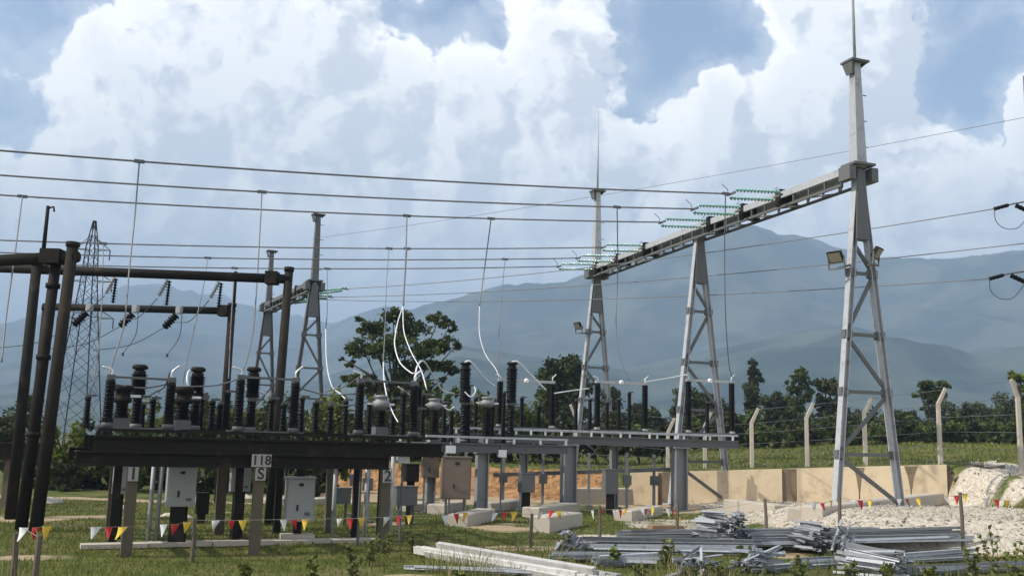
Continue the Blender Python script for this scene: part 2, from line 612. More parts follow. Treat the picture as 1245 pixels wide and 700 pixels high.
nx, ny = len(xs), len(ys)
V = np.zeros((nx * ny, 3)); C = np.ones((nx * ny, 4))
for j, y in enumerate(ys):
    for i, x in enumerate(xs):
        V[j * nx + i] = (x, y, gz(x, y))
        if -60 < x < 60 and 5 < y < 70:
            C[j * nx + i, :3] = masks(x, y)
        else:
            C[j * nx + i, :3] = 0
I, J = np.meshgrid(np.arange(nx - 1), np.arange(ny - 1))
q = (J * nx + I).ravel()
F = np.stack([q, q + 1, q + nx + 1, q + nx], 1)
gr = np_object('ground', V, F, ground_material(), C, True)
tag(gr, 'grassy substation yard with dirt, pale gravel and a field beyond', kind='structure')


# ------------------------------------------------------------------ mountains
def mountain_material():
    m = bpy.data.materials.new('wooded_slope')
    m.use_nodes = True
    T = NT(m.node_tree)
    b = m.node_tree.nodes['Principled BSDF']
    t = T.n('ShaderNodeTexCoord')
    n = T.n('ShaderNodeTexNoise', i_Scale=.006, i_Detail=9.0, i_Roughness=.62)
    T.l(t.outputs['Object'], n.inputs['Vector'])
    c = T.mix(T.sstep(n.outputs[0], .4, .62), (.030, .048, .046), (.085, .105, .085))
    T.l(c, b.inputs['Base Color'])
    b.inputs['Roughness'].default_value = 1
    b.inputs['Specular IOR Level'].default_value = 0
    return m


mount_m = mountain_material()


def mountain(name, label, prof, dist0, foot, seed, rough):
    na, nr = 360, 60
    pts = sorted(prof)
    V = np.zeros((na * nr, 3))
    for i in range(na):
        px = -600 + 2500 * i / (na - 1)
        py = np.interp(px, [p[0] for p in pts], [p[1] for p in pts])
        d = ray(px, py)
        dist = dist0 * (1 + .85 * (1 - ss(300, 560, px)))
        hor = math.hypot(d.x, d.y)
        dx, dy = d.x / hor, d.y / hor
        zr = EYE + d.z / hor * dist
        for k in range(nr):
            t = k / (nr - 1)
            rr = foot + (dist * 1.35 - foot) * t
            tr = (dist - foot) / (dist * 1.35 - foot)
            up = ss(-.15, 1, t / tr) if t <= tr else 1 - .8 * ((t - tr) / (1 - tr))
            X, Y = dx * rr, dy * rr
            nz = 0
            for o in range(5):
                f = rough * 2 ** o
                nz += (1 - 2 * abs(mnoise.noise(Vector((X * f + seed, Y * f, seed * 1.3))))) / 1.9 ** o
            amp = zr * .13 * math.sin(min(1, t / tr) * math.pi * .80)
            z = zr * up + amp * (nz - .8) - (10 if k == 0 else 0)
            V[i * nr + k] = (X, Y, z if t > 0 else -8)
    I, J = np.meshgrid(np.arange(nr - 1), np.arange(na - 1))
    q = (J * nr + I).ravel()
    F = np.stack([q, q + nr, q + nr + 1, q + 1], 1)
    o = np_object(name, V, F, mount_m, None, True)
    return tag(o, label, kind='structure')


mountain('mountain_range', 'high hazy blue mountain range under the clouds',
         [(-900, 430), (-300, 410), (0, 412), (90, 392), (165, 374), (200, 373), (260, 386), (330, 402), (385, 412), (440, 399), (520, 380), (600, 364), (680, 342),
          (740, 326), (800, 305), (850, 290), (882, 283), (920, 294), (965, 314), (1010, 330), (1060, 341), (1110, 338), (1170, 331), (1245, 326), (1500, 330), (2200, 380)],
         3500, 1900, 3.1, .0010)
mountain('foothill_range', 'lower wooded foothills in front of the mountains',
         [(-900, 480), (0, 470), (100, 452), (200, 462), (320, 470), (450, 455), (560, 430), (650, 440), (760, 458), (860, 440), (950, 415), (1030, 402), (1110, 420), (1180, 440), (1245, 428), (1500, 400), (2200, 470)],
         2000, 1000, 8.4, .0016)

# ------------------------------------------------------------------ haze
hz = MB().box((0, 4650, 545), (17000, 9700, 1100)).build('haze', None)
tag(hz, 'thin blue summer haze in the air', kind='stuff')
hm = bpy.data.materials.new('haze_air')
hm.use_nodes = True
hm.node_tree.nodes.clear()
H = NT(hm.node_tree)
pv = H.n('ShaderNodeVolumePrincipled', i_Density=3.4e-4, i_Anisotropy=0.0)
pv.inputs['Color'].default_value = (.52, .73, 1.0, 1)
ho = H.n('ShaderNodeOutputMaterial')
H.l(pv.outputs[0], ho.inputs['Volume'])
hz.data.materials.append(hm)

# ------------------------------------------------------------------ yard axes and gantry
A = Vector((.938, .346, 0)).normalized()
B = Vector((-A.y, A.x, 0))
UP = Vector((0, 0, 1))
T1, T2, T3 = Vector((11.33, 31.0, 0)), Vector((7.9, 40.4, 0)), Vector((4.4, 50.0, 0))
for t in (T1, T2, T3):
    t.z = gz(t.x, t.y) - .05
HB = 11.2      # underside of gantry beam


def lattice_tower(name, base, label, hw, hd, head_w, z_head, z_beam, levels, mast=None, rod=None, steel=galv, a=A, b=B, lw=.185, group=None, first=1):
    """four raking legs, zig-zag bracing, plated head, then optional mast and lightning rod"""
    root = thing(name, base, label, 'gantry tower', group)
    bz = base.z

    def corner(sa, sb, z):
        k = (z - bz) / (z_head - bz)
        return Vector((base.x, base.y, z)) + a * sa * (hw + (head_w - hw) * k) + b * sb * (hd + (head_w * .8 - hd) * k)
    for sa in (-1, 1):
        MB().ibeam(corner(sa, 0, bz), corner(sa, 0, z_beam + .1), lw * 1.25, lw * 1.05, lw * .13, up=a).build('leg', steel, root)
    zs = [bz + (z_head - bz) * l for l in levels]
    for sb in (0,):
        fl = first
        for i in range(len(zs) - 1):
            m = MB().beam(corner(-fl, sb, zs[i] + .08), corner(fl, sb, zs[i + 1] - .08), .12, .07, up=b)
            m.build('diagonal_brace', galv_d, root)
            fl = -fl
        for z in zs[1:-1]:
            MB().beam(corner(-1, sb, z), corner(1, sb, z), .11, .08, up=b).build('crossbar', galv_d, root)
    for sa in (-1, 1):
        MB().box(corner(sa, 0, bz) + UP * .03, (.5, .5, .06), math.atan2(a.y, a.x)).build('base_plate', steel, root)
        for z in zs[1:-1]:
            MB().box(corner(sa, 0, z), (.30, .20, .26), math.atan2(a.y, a.x)).build('gusset', galv_d, root)
    c0 = Vector((base.x, base.y, 0))
    m = MB()
    m.beam(c0 + UP * z_head, c0 + UP * (z_beam + .35), 2 * head_w * .92, 2 * head_w * .55, 2 * head_w * .5, 2 * head_w * .5, up=b)
    m.build('head_plate', galv_d, root)
    if mast:
        m = MB()
        for s in (-1, 1):
            m.box(c0 + a * s * .45 + UP * (z_beam + .2), (.26, .55, .46), math.atan2(a.y, a.x))
        m.box(c0 + UP * (z_beam + .52), (.85, .7, .08), math.atan2(a.y, a.x))
        m.build('beam_seat', galv_d, root)
        MB().beam(c0 + UP * (z_beam + .45), c0 + UP * mast, .40, .40, .25, .25, up=b).build('mast', steel, root)
        m = MB().box(c0 + UP * (mast + .04), (.72, .6, .07), math.atan2(a.y, a.x))
        m.beam(c0 + a * -.22 + UP * (mast - .4), c0 + a * -.3 + UP * mast, .06, .3, .06, .5, up=b)
        m.beam(c0 + a * .22 + UP * (mast - .1), c0 + a * .3 + UP * mast, .05, .1, .05, .4, up=b)
        m.build('cap_plate', galv_d, root)
        m = MB()
        z = z_beam + 1.2
        while z < mast - .5:
            m.beam(c0 + a * .12 + UP * z, c0 + a * .42 + UP * z, .025)
            z += .9
        m.build('climbing_pegs', galv_d, root)
    if rod:
        MB().path([c0 + UP * mast, c0 + UP * (mast + (rod - mast) * .45), c0 + UP * rod], [.055, .042, .016], 8).build('lightning_rod', steel, root, True)
    return root


LEV = (0, .19, .42, .635, .87, 1.0)
lattice_tower('gantry_tower', T1, 'tallest galvanised lattice tower, nearest, with two floodlights and lightning rod', 1.24, .27, .30, zat(1046, 292, T1.y), HB,
              LEV, zat(1043, 78, T1.y), 21.5, first=-1)
lattice_tower('gantry_tower', T2, 'galvanised lattice tower under the middle of the gantry beam, without a mast', 1.36, .27, .30, zat(858, 345, T2.y), HB - .2, LEV, first=-1)
lattice_tower('gantry_tower', T3, 'galvanised lattice tower at the far end of gantry beam, masted, one floodlight', 1.10, .27, .30, zat(730, 380, T3.y), HB - .2,
              LEV, zat(735, 234, T3.y), zat(733, 135, T3.y), first=-1)


def gantry_beam(name, p0, p1, label, clamps, steel=galv, sc=1.0):
    """box truss: two deep upper channels, lighter lower chords, hangers and lacing"""
    root = thing(name, (p0 + p1) / 2, label, 'gantry beam')
    d = (p1 - p0).normalized()
    n = d.cross(UP).normalized()
    for s in (-1, 1):
        a0, a1 = p0 + n * s * .30 * sc, p1 + n * s * .30 * sc
        MB().prism(a0 + UP * .38, a1 + UP * .38, [(-.05, -.12 * sc), (.05, -.12 * sc), (.05, -.08 * sc), (-.02, -.08 * sc), (-.02, .08 * sc), (.05, .08 * sc), (.05, .12 * sc), (-.05, .12 * sc)]).build('upper_chord', steel, root)
        MB().beam(a0 - UP * .06, a1 - UP * .06, .08, .09).build('lower_chord', galv_d, root)
    MB().beam(p0 + UP * .51, p1 + UP * .51, .42 * sc, .02).build('walkway_plate', steel, root)
    L = (p1 - p0).length
    k = max(4, int(L / .85))
    for s in (-1, 1):
        for i in range(k + 1):
            q = p0 + d * (L * i / k) + n * s * .30 * sc
            MB().beam(q - UP * .03, q + UP * .27, .05, .07, up=n).build('hanger', galv_d, root)
    for i in range(k):
        q0 = p0 + d * (L * i / k); q1 = p0 + d * (L * (i + 1) / k)
        sg = 1 if i % 2 else -1
        MB().beam(q0 + n * sg * .28 * sc - UP * .08, q1 - n * sg * .28 * sc - UP * .08, .05, .05).build('lacing', galv_d, root)
    for t in clamps:
        q = p0.lerp(p1, t)
        MB().box(q + UP * .30, (.80 * sc, .26, .60), math.atan2(n.y, n.x)).build('string_bracket', dark_steel, root)
    return root


P1 = Vector((T1.x, T1.y, HB)); P2 = Vector((T2.x, T2.y, HB)); P3 = Vector((T3.x, T3.y, HB - .1))
CL1, CL2 = (.36, .61, .86), (.40, .67, .90)
gantry_beam('gantry_beam', P1 + (P2 - P1).normalized() * .45, P2, 'nearer span of galvanised gantry beam, from floodlit tower to mastless tower', CL1)
gantry_beam('gantry_beam', P2 + (P3 - P2).normalized() * .02, P3 + (P3 - P2).normalized() * .5, 'farther span of galvanised gantry beam, beyond the mastless tower', CL2)


def floodlight(p, aim, label, arm):
    root = thing('floodlight', p, label, 'floodlight', 'floodlights on the gantry towers')
    a = aim.normalized()
    u = a.cross(UP).normalized()
    m = MB().beam(p, p + a * .12, .46, .36, .50, .40)
    m.build('housing', dark_steel, root)
    MB().beam(p + a * .123, p + a * .135, .42, .32).build('lens', lens_m, root)
    m = MB()
    for s in (-1, 1):
        m.beam(p + u * s * .27 + a * .05, p + u * s * .27 - UP * .42, .03, .05)
    m.beam(p - u * .29 - UP * .42, p + u * .29 - UP * .42, .05, .05)
    m.beam(p - UP * .42, arm, .07, .07)
    m.build('bracket', galv_d, root)


fl1 = at(1017, 311, T1.y - .3)
floodlight(fl1, Vector((-.75, -.7, -.75)), 'square floodlight on the camera-left side of nearest gantry tower', at(1034, 322, T1.y - .3))
fl2 = at(1064, 306, T1.y - .3)
floodlight(fl2, Vector((.75, -.6, -.65)), 'square floodlight on the right side of nearest gantry tower', at(1056, 322, T1.y - .3))
fl3 = at(704, 395, T3.y - .3)
floodlight(fl3, Vector((-.8, -.5, -.7)), 'small floodlight on the far masted gantry tower', at(719, 405, T3.y - .3))


# ------------------------------------------------------------------ glass strings and conductors
def glass_string(p0, p1, name, label, pair=.2, r=.082, n=13, g=None, m_=glass, horns=True):
    root = thing(name, p0, label, 'insulator string', g)
    d = (p1 - p0).normalized()
    u = d.cross(UP).normalized()
    L = (p1 - p0).length
    for s in ((-1, 1) if pair else (0,)):
        q0, q1 = p0 + u * s * pair + d * .14 - UP * s * .10 * bool(pair), p1 + u * s * pair - d * .10 - UP * s * .10 * bool(pair)
        st = (q1 - q0).length / n
        prof = [(.02, 0)]
        for i in range(n):
            prof += [(.028, i * st + .02 * st), (.03, i * st + .25 * st), (r, i * st + .36 * st), (r * .96, i * st + .44 * st), (.04, i * st + .52 * st), (.028, i * st + .9 * st)]
        prof.append((.02, n * st))
        MB().lathe(q0, q1, prof, 10).build('disc_string', m_, root, True)
    if pair:
        for q in (p0 + d * .08, p1 - d * .04):
            MB().beam(q - u * (pair + .06), q + u * (pair + .06), .06, .07).build('yoke', galv_d, root)
        if horns:
            MB().path([p1 + u * .1, p1 - d * .02 + u * .2 + UP * .22, p1 + d * .14 + u * .3 + UP * .42], .016, 5).build('arcing_horn', galv_d, root)
            MB().path([p0 + u * .1, p0 + d * .12 + u * .2 + UP * .22, p0 - d * .10 + u * .3 + UP * .40], .016, 5).build('arcing_horn', galv_d, root)
    return root


WIRES = []
wl = ['upper front conductor, from glass string beside the floodlit tower', 'second conductor down, from middle glass string of nearer beam span', 'third conductor down, from glass string beside the mastless tower',
      'fourth conductor down, first of the farther beam span', 'fifth conductor down, middle one of the farther beam span', 'lowest long conductor, from glass string next to far masted tower']
sl_ = ['teal double glass string highest on the beam, beside the floodlit tower', 'teal double glass string in the middle of the nearer beam span', 'teal double glass string next to the mastless tower',
       'teal double glass string first of the farther beam span', 'teal double glass string in middle of the farther beam span', 'teal double glass string lowest on beam, by the far masted tower']
left_y = [183, 213, 237, 292, 307, 320]
for k in range(6):
    pa, pb = (P1, P2) if k < 3 else (P2, P3)
    q = pa.lerp(pb, (CL1 if k < 3 else CL2)[k % 3])
    q = q - A * .5 + UP * .28
    e = q - A * 2.1 - UP * .16
    glass_string(q, e, 'glass_insulator_string', sl_[k], g='glass tension strings on the gantry')
    # where the wire leaves the picture
    s = 0
    while True:
        p = e - A * s
        if p.x / p.y < ray(0, left_y[k]).x / ray(0, left_y[k]).y:
            break
        s += .05
    ze = zat(0, left_y[k], p.y)
    L0 = s
    sg = .0011
    pts = []
    for i in range(61):
        t = (L0 + 22) * i / 60
        z = e.z + (ze - e.z) * t / L0 - sg * t * (L0 - t)
        pts.append(Vector((e.x - A.x * t, e.y - A.y * t, z)))
    WIRES.append(pts)
    w = MB()
    if k < 3:
        w.path([p + UP * .0 for p in pts], .029, 6)
    else:
        w.path(pts, .027, 6)
    tag(w.build('conductor', wire_m, None, True, origin=e), wl[k], 'conductor', 'conductors strung from the gantry beam')


def on_wire(k, px):
    best, bd = None, 1e9
    for i in range(len(WIRES[k]) - 1):
        for f in (0, .25, .5, .75):
            p = WIRES[k][i].lerp(WIRES[k][i + 1], f)
            if p.y < 5:
                continue
            v = CAM.inverted() @ p
            if v.z > -1:
                continue
            x = 622.5 + FPX * v.x / -v.z
            if abs(x - px) < bd:
                best, bd = p, abs(x - px)
    return best


def smooth_path(pts, n=10):
    """Catmull-Rom through the points"""
    P = [Vector(p) for p in pts]
    P = [P[0] * 2 - P[1]] + P + [P[-1] * 2 - P[-2]]
    out = []
    for i in range(1, len(P) - 2):
        for k in range(n):
            t = k / n
            a, b, c, d = P[i - 1], P[i], P[i + 1], P[i + 2]
            out.append(.5 * ((2 * b) + (c - a) * t + (2 * a - 5 * b + 4 * c - d) * t * t + (3 * b - a - 3 * c + d) * t ** 3))
    out.append(P[-2])
    return out


def dropper(k, px, pts, label, r=.02, m_=wire_m, bright=None):
    p = on_wire(k, px)
    root = thing('dropper_wire', p, label, 'dropper wire', 'dropper wires hanging from the conductors')
    path = [p] + [at(a, b, Y) for a, b, Y in pts]
    MB().path(smooth_path(path), r, 6).build('strand', m_, root, True)
    MB().beam(p - A * .14, p + A * .14, .08, .09).build('clamp', galv_d, root)
    if bright:
        MB().path(smooth_path([at(a, b, Y) for a, b, Y in bright]), .016, 6).build('jumper', alu_w, root, True)


dropper(0, 170, [(164, 262, 26.6), (157, 330, 25.6), (151, 392, 24.2), (137, 440, 22.6), (133, 458, 22.2)], 'long dropper from the highest conductor down to the first isolator column')
dropper(2, 28, [(18, 310, 25.6), (8, 380, 24.2), (2, 440, 23.5)], 'dropper at the very edge beside the tube posts')
dropper(1, 319, [(315, 300, 29), (312, 350, 28.2), (308, 400, 26.5), (300, 438, 24.2), (291, 458, 22.8)], 'dropper passing in front of the masted far gantry towers')
dropper(2, 497, [(493, 320, 31.5), (490, 372, 30)], 'dropper ending in two white loops before the leafy tree', .022,
        bright=[(490, 372, 30), (491, 402, 29), (500, 428, 27.6), (512, 450, 26), (519, 474, 25)])
dropper(2, 597, [(590, 320, 37), (583, 372, 36.6)], 'dropper curling white onto the mid platform column', .022,
        bright=[(583, 372, 36.6), (583, 405, 36.2), (590, 430, 35.8), (602, 447, 35.4), (607, 458, 35.2)])
dropper(3, 128, [(125, 340, 28.5), (122, 395, 27), (118, 440, 25.5), (110, 478, 24.5)], 'thin dropper just right of the lattice pylon', .016)
dropper(4, 252, [(247, 350, 30), (236, 400, 28), (227, 440, 26), (222, 470, 24.6)], 'thin dropper slanting behind the short tube beam', .016)
dropper(5, 287, [(283, 360, 31), (280, 410, 29), (278, 460, 27)], 'thin dropper beside the corner of the short tube portal', .016)
dropper(5, 400, [(398, 372, 34), (396, 400, 33)], 'dropper with a white hook left of the leafy tree', .016,
        bright=[(396, 400, 33), (397, 440, 31.5), (403, 468, 29), (413, 478, 26.5), (421, 486, 25.5)])
dropper(4, 612, [(609, 370, 38), (606, 420, 37), (605, 452, 35.6)], 'straight thin dropper right of the curling one', .018)
dropper(1, 752, [(751, 330, 37.6), (749, 390, 37.4), (752, 430, 37), (765, 462, 36.6)], 'dropper beside the far masted tower down to isolator arm')
dropper(0, 884, [(881, 300, 34.4), (882, 380, 35), (886, 440, 36), (890, 458, 36.5)], 'dropper down the face of the mastless tower')
dropper(3, 494, [(492, 350, 37), (491, 372, 36)], 'short thin dropper above the leafy tree', .016)


# ------------------------------------------------------------------ second gantry, far left
D0_, E0_ = Vector((-11.55, 56, 0)), Vector((-16.8, 66.5, 0))
b2 = (E0_ - D0_).normalized()
a2 = Vector((b2.y, -b2.x, 0))
for t in (D0_, E0_):
    t.z = gz(t.x, t.y) - .05
zD, zE = zat(372, 352, D0_.y), zat(318, 378, E0_.y)
lattice_tower('gantry_tower', D0_, 'grey lattice tower with plain mast, behind the tall tube post', 1.15, .27, .34, zat(372, 385, D0_.y), zD, LEV, zat(378, 262, D0_.y), None, steel=galv_d, a=a2, b=b2)
lattice_tower('gantry_tower', E0_, 'farthest lattice tower with plain mast, left of the tall tube post', 1.15, .27, .34, zat(316, 408, E0_.y), zE, LEV, zat(325, 306, E0_.y), None, steel=galv_d, a=a2, b=b2)
PD, PE = D0_ + UP * (zD - D0_.z), E0_ + UP * (zE - E0_.z)
gantry_beam('gantry_beam', PD, PE, 'short far gantry beam between the two plain masted towers', (.25, .5, .8), galv_d)

# line conductors from the far gantry to the pole just beyond the right edge
rp = Vector((18.75, 34.0, 0)); rp.z = gz(rp.x, rp.y) - .1
pole = thing('line_pole', rp, 'steel line pole with crossarms at the right edge of yard', 'pole')
MB().path([rp, rp + UP * 15.5], [.24, .13], 10).build('shaft', galv_d, pole, True)
line_pts = []
far = [(PD + a2 * .4 - UP * .1, 412, 351), (PD.lerp(PE, .25) + a2 * .4, 395, 361), (PD.lerp(PE, .5) + a2 * .4, 390, 364)]
for k, (x, y) in enumerate(((1209, 254), (1262, 294), (1203, 339))):
    e = at(x, y, 33.2)
    p = Vector(far[k][0])
    tip = Vector((rp.x, rp.y, e.z + .45)) - Vector((.35, .3, 0))
    MB().beam(tip, Vector((rp.x, rp.y, tip.z)), .10, .10).build('crossarm', galv_d, pole)
    n = 40
    pts = []
    g0 = p + (e - p).normalized() * 2.2
    g0.z = zat(far[k][1], far[k][2], g0.y)
    for i in range(n + 1):
        t = i / n
        q = g0.lerp(e, t)
        pts.append(q - UP * .9 * 4 * t * (1 - t) * .45)
    glass_string(p, g0, 'glass_insulator_string', ['pale glass string right of the plain masted tower, upper', 'pale glass string right of the plain masted tower, lower', 'pale glass string deepest on the short far gantry'][k], .16, .08, 14, 'glass strings on the far gantry', horns=False)
    tag(MB().path(pts, .019, 5).build('conductor', wire_m, None, True, origin=g0), ['line wire rising to the upper dark insulators at right edge', 'line wire rising between the two dark insulator pairs', 'line wire rising to the lower dark insulators at right edge'][k], 'conductor', 'line wires crossing to the right edge')
    if k != 1:
        root = thing('dark_insulator_pair', e, ['upper pair of dark line insulators at the right edge', 'lower pair of dark line insulators at the right edge'][k // 2], 'insulator')
        c = at(x + 22, y - 6, 33.4)
        MB().sheds(e, e.lerp(c, .8), .03, .075, 8).build('insulator', porcelain_b, root, True)
        c2 = at(x + 44, y + 4, 33.6)
        MB().sheds(c.lerp(c2, .2), c2, .04, .09, 8).build('insulator', porcelain_b, root, True)
        MB().path([e.lerp(c, .8), c, tip], .03, 6).build('link', galv_d, root)
        MB().path(smooth_path([e, at(x + 2, y + 15, 33.2), at(x + 14, y + 24, 33.2), at(x + 30, y + 22, 33.3), c2]), .014, 5).build('jumper', wire_d, root, True)
e = at(1245, 142, 34); s0 = at(380, 290, 56)
pts = [s0.lerp(e, i / 40 * 1.03) - UP * 1.2 * 4 * (i / 40) * (1 - i / 40) * .25 for i in range(41)]
tag(MB().path(pts, .011, 5).build('shield_wire', wire_m, None, True, origin=s0), 'thin shield wire crossing the clouds behind the tallest tower', 'wire')


# ------------------------------------------------------------------ dark tube portals, left
def tube_post(root, p, z1, r, m_=brown_steel, collars=(), cap=True, lean=0.0):
    base = Vector((p[0], p[1], gz(p[0], p[1]) - .2))
    top = Vector((p[0] + lean, p[1], z1))
    o = MB().path([base, base.lerp(top, .5), top], [r * 1.08, r * 1.03, r * .95], 14).build('post', m_, root, True)
    for z in collars:
        c = base.lerp(top, (z - base.z) / (z1 - base.z))
        MB().tube(c - UP * .06, c + UP * .06, r * 1.28, r * 1.28, 14).build('collar', m_, o, True)
    if cap:
        MB().tube(top - UP * .02, top + UP * .10, r * 1.15, r * 1.15, 14).build('cap', m_, o, True)
    return o


ZT = 7.05
# portal with twin posts, nearest
pY = 24.0
pa = (xat(43, pY, 0.0), pY)
pb_ = (xat(25, pY + .2, 0.0), pY + .2)
root = thing('tube_portal', (pa[0], pa[1], 0), 'nearest brown tube portal, twin posts at the picture edge', 'portal frame')
tube_post(root, pa, zat(84, 299, pY), .145, lean=.22)
tube_post(root, pb_, zat(68, 318, pY), .135, dark_steel, (2.3, 4.2, 6.0), False, .2)
zt = zat(84, 308, pY) - .08
MB().tube(Vector((pa[0] + .35, pa[1], zt)), Vector((pa[0] - 7, pa[1] + 2.6, zt)), .15, .15, 14).build('beam', brown_steel, root, True)
MB().box((pa[0] - .3, pa[1] + .1, zt), (.5, .42, .36)).build('joint_box', dark_steel, root)
MB().tube(Vector((pa[0] - .65, pa[1] + .3, zt)), Vector((pa[0] - .65, pa[1] + .3, zat(58, 247, pY))), .055, .045, 8).build('antenna_rod', dark_steel, root, True)
MB().path([(pa[0] - .65, pa[1] + .3, zat(58, 250, pY)), (pa[0] - .5, pa[1] + .3, zat(58, 248, pY)), (pa[0] - .48, pa[1] + .3, zat(58, 254, pY))], .025, 6).build('hook', dark_steel, root)

# long beam portal
qY = 27.4
qb = (xat(327, qY, .1), qY)
qa = (xat(13, qY, .1), qY)
root = thing('tube_portal', (qb[0], qb[1], 0), 'long dark tube portal spanning above the near equipment', 'portal frame')
tube_post(root, qb, zat(350, 329, qY), .125, brown_steel, lean=.12)
tube_post(root, qa, zat(60, 322, qY), .14, dark_steel)
zq = zat(340, 337, qY)
MB().tube((qb[0] + .2, qb[1], zq - .05), (-16.5, qY + .25, zq + .12), .135, .135, 12).build('beam', dark_steel, root, True)
MB().box((qb[0] - .35, qY, zq - .03), (.34, .38, .36)).build('joint_box', dark_steel, root)
LB = lambda px: Vector((xat(px, qY, zq), qY, zq))
# short beam portal behind
rY = 35.6
rb = (xat(266, rY, .4), rY)
ra = (xat(34, rY + .6, .4), rY + .6)
root = thing('tube_portal', (rb[0], rb[1], 0), 'shorter tube portal with low beam, behind the long one', 'portal frame')
zr = zat(280, 378, rY)
tube_post(root, rb, zat(280, 372, rY), .14, brown_steel, (3.0,))
tube_post(root, ra, zat(66, 374, rY), .14, dark_steel)
MB().tube((rb[0] + .1, rY, zr), (ra[0] - .1, rY + .6, zr + .06), .135, .135, 12).build('beam', dark_steel, root, True)
MB().tube((rb[0] + .05, rY, zr), (rb[0] + .05, rY, zat(286, 330, rY)), .07, .06, 8).build('stub_mast', dark_steel, root, True)
MB().box((rb[0] - .3, rY, zr), (.34, .4, .40)).build('joint_box', dark_steel, root)

for i, px in enumerate((142, 207, 270)):
    p = LB(px) + UP * (-.10 + .17 * (qb[0] - LB(px).x) / 10)
    which = ['nearest the tube posts', 'in the middle', 'farthest from the tube posts'][i]
    e = p - UP * .95 + Vector((-.04, 0, 0))
    glass_string(p, e, 'hanging_insulator', 'ribbed string hanging from the long tube beam, ' + which, 0, .075, 9, 'strings under the long tube beam', porcelain)
    e2 = p + Vector((-.42, .3, -.62))
    glass_string(p, e2, 'slanting_insulator', 'pale short string slanting from the long tube beam, ' + which, 0, .07, 6, 'slanting strings under the long tube beam', cab_grey)
    tgt = at((85, 150, 215)[i], (378, 388, 392)[i], rY - .5)
    mid = e2.lerp(tgt, .5) - UP * .25
    tag(MB().path(smooth_path([e2, mid, tgt]), .014, 5).build('jumper_wire', wire_d, None, True, origin=e2), 'thin wire from the slanting string to the low tube beam, ' + which, 'wire', 'wires between the tube beams')
for i, px in enumerate((109, 165, 218)):
    p = Vector((xat(px, rY - .2, zr), rY - .2, zr - .12))
    which = ['nearest the tube posts', 'in the middle', 'nearest the portal corner'][i]
    root = thing('tension_insulator', p, 'fat dark insulator with white clamp under the low tube beam, ' + which, 'insulator', 'fat insulators under the low tube beam')
    d = Vector((-.38, -.2, -.55))
    MB().sheds(p + d * .2, p + d * 1.1, .10, .17, 6).build('body', porcelain_b, root, True)
    MB().box(p + UP * .08, (.17, .3, .26)).build('clamp', galv, root)
    b_ = p + d * 1.1
    MB().path(smooth_path([b_, b_ + Vector((-.9, -.6, -.7)), b_ + Vector((-2.0, -1.2, -1.0))]), .014, 5).build('lead', wire_d, root, True)
    MB().path(smooth_path([p + Vector((.15, -.1, 0)), p + Vector((.12, -.1, -.9)), p + Vector((-.2, -.3, -1.6))]), .014, 5).build('tail_wire', wire_d, root, True)
    MB().box(p + Vector((-.2, -.3, -1.62)), (.06, .06, .12)).build('tail_lug', wire_d, root)

# ------------------------------------------------------------------ near platform, left
LA = Vector((.9, .436, 0)).normalized()
LBv = Vector((-LA.y, LA.x, 0))
L0 = Vector((xat(152, 19.7, 0), 19.7, 0))
LROT = math.atan2(LA.y, LA.x)


def onL(px, t, z):
    """point of the near platform in row t that shows in column px at height z"""
    s = 3.0
    for _ in range(12):
        p = L0 + LA * s + LBv * t
        s += (xat(px, p.y, z) - p.x) / LA.x * .8
    p = L0 + LA * s + LBv * t
    return Vector((p.x, p.y, z))


def lp(s, t, z):
    p = L0 + LA * s + LBv * t
    return Vector((p.x, p.y, z))


root = thing('equipment_platform', L0, 'long dark platform on numbered concrete posts carrying black insulators', 'platform')
ZL0, ZL1, ZL2 = 1.74, 2.03, 2.33
for t in (0, 4.2):
    MB().ibeam(lp(-1.05, t, (ZL0 + ZL1) / 2), lp(5.35, t, (ZL0 + ZL1) / 2), .2, ZL1 - ZL0 - .004).build('lower_beam', dark_steel, root)
    MB().ibeam(lp(-.75, t, (ZL1 + ZL2) / 2), lp(6.6, t, (ZL1 + ZL2) / 2), .2, ZL2 - ZL1).build('upper_beam', dark_steel, root)
MB().ibeam(lp(-.75, 2.1, (ZL1 + ZL2) / 2), lp(6.6, 2.1, (ZL1 + ZL2) / 2), .18, ZL2 - ZL1).build('upper_beam', dark_steel, root)
for s in (-.6, .6, 1.9, 3.1, 4.3, 5.4, 6.4):
    MB().ibeam(lp(s, .12, ZL2 - .14), lp(s, 4.08, ZL2 - .14), .12, .16).build('cross_beam', dark_steel, root)
for s in (-.9, 2.5, 5.2):
    MB().ibeam(lp(s, .12, ZL1 - .14), lp(s, 4.08, ZL1 - .14), .12, .16).build('cross_beam', dark_steel, root)
for t, dz in ((-.02, .12), (1.1, .14), (3.3, .16)):
    MB().beam(lp(-.7, t, ZL2 + dz), lp(6.5, t, ZL2 + dz), .06, .06).build('support_rail', dark_steel, root)
    for s in (-.5, 1.0, 2.6, 4.2, 5.8):
        MB().beam(lp(s, t, ZL2), lp(s, t, ZL2 + dz), .07, .07).build('rail_foot', dark_steel, root)


def post_sign(root, p, w, h, txt, size, dy=0):
    n = -LBv
    c = p + n * .02
    m = MB().box(c, (w, .02, h), LROT).build('sign_plate', white_sign, root)
    fc = bpy.data.curves.new('lettering', 'FONT')
    fc.body = txt
    fc.size = size
    fc.align_x, fc.align_y = 'CENTER', 'CENTER'
    fc.extrude = .002
    fc.offset = .006
    tmp = bpy.data.objects.new('lettering', fc)
    me = bpy.data.meshes.new_from_object(tmp)
    bpy.data.objects.remove(tmp)
    fo = bpy.data.objects.new('lettering', me)
    col.objects.link(fo)
    me.materials.clear()
    me.materials.append(sign_ink)
    fo.parent = m
    fo.location = c + n * .014 - rootloc(root)
    fo.rotation_euler = (math.pi / 2, 0, LROT)


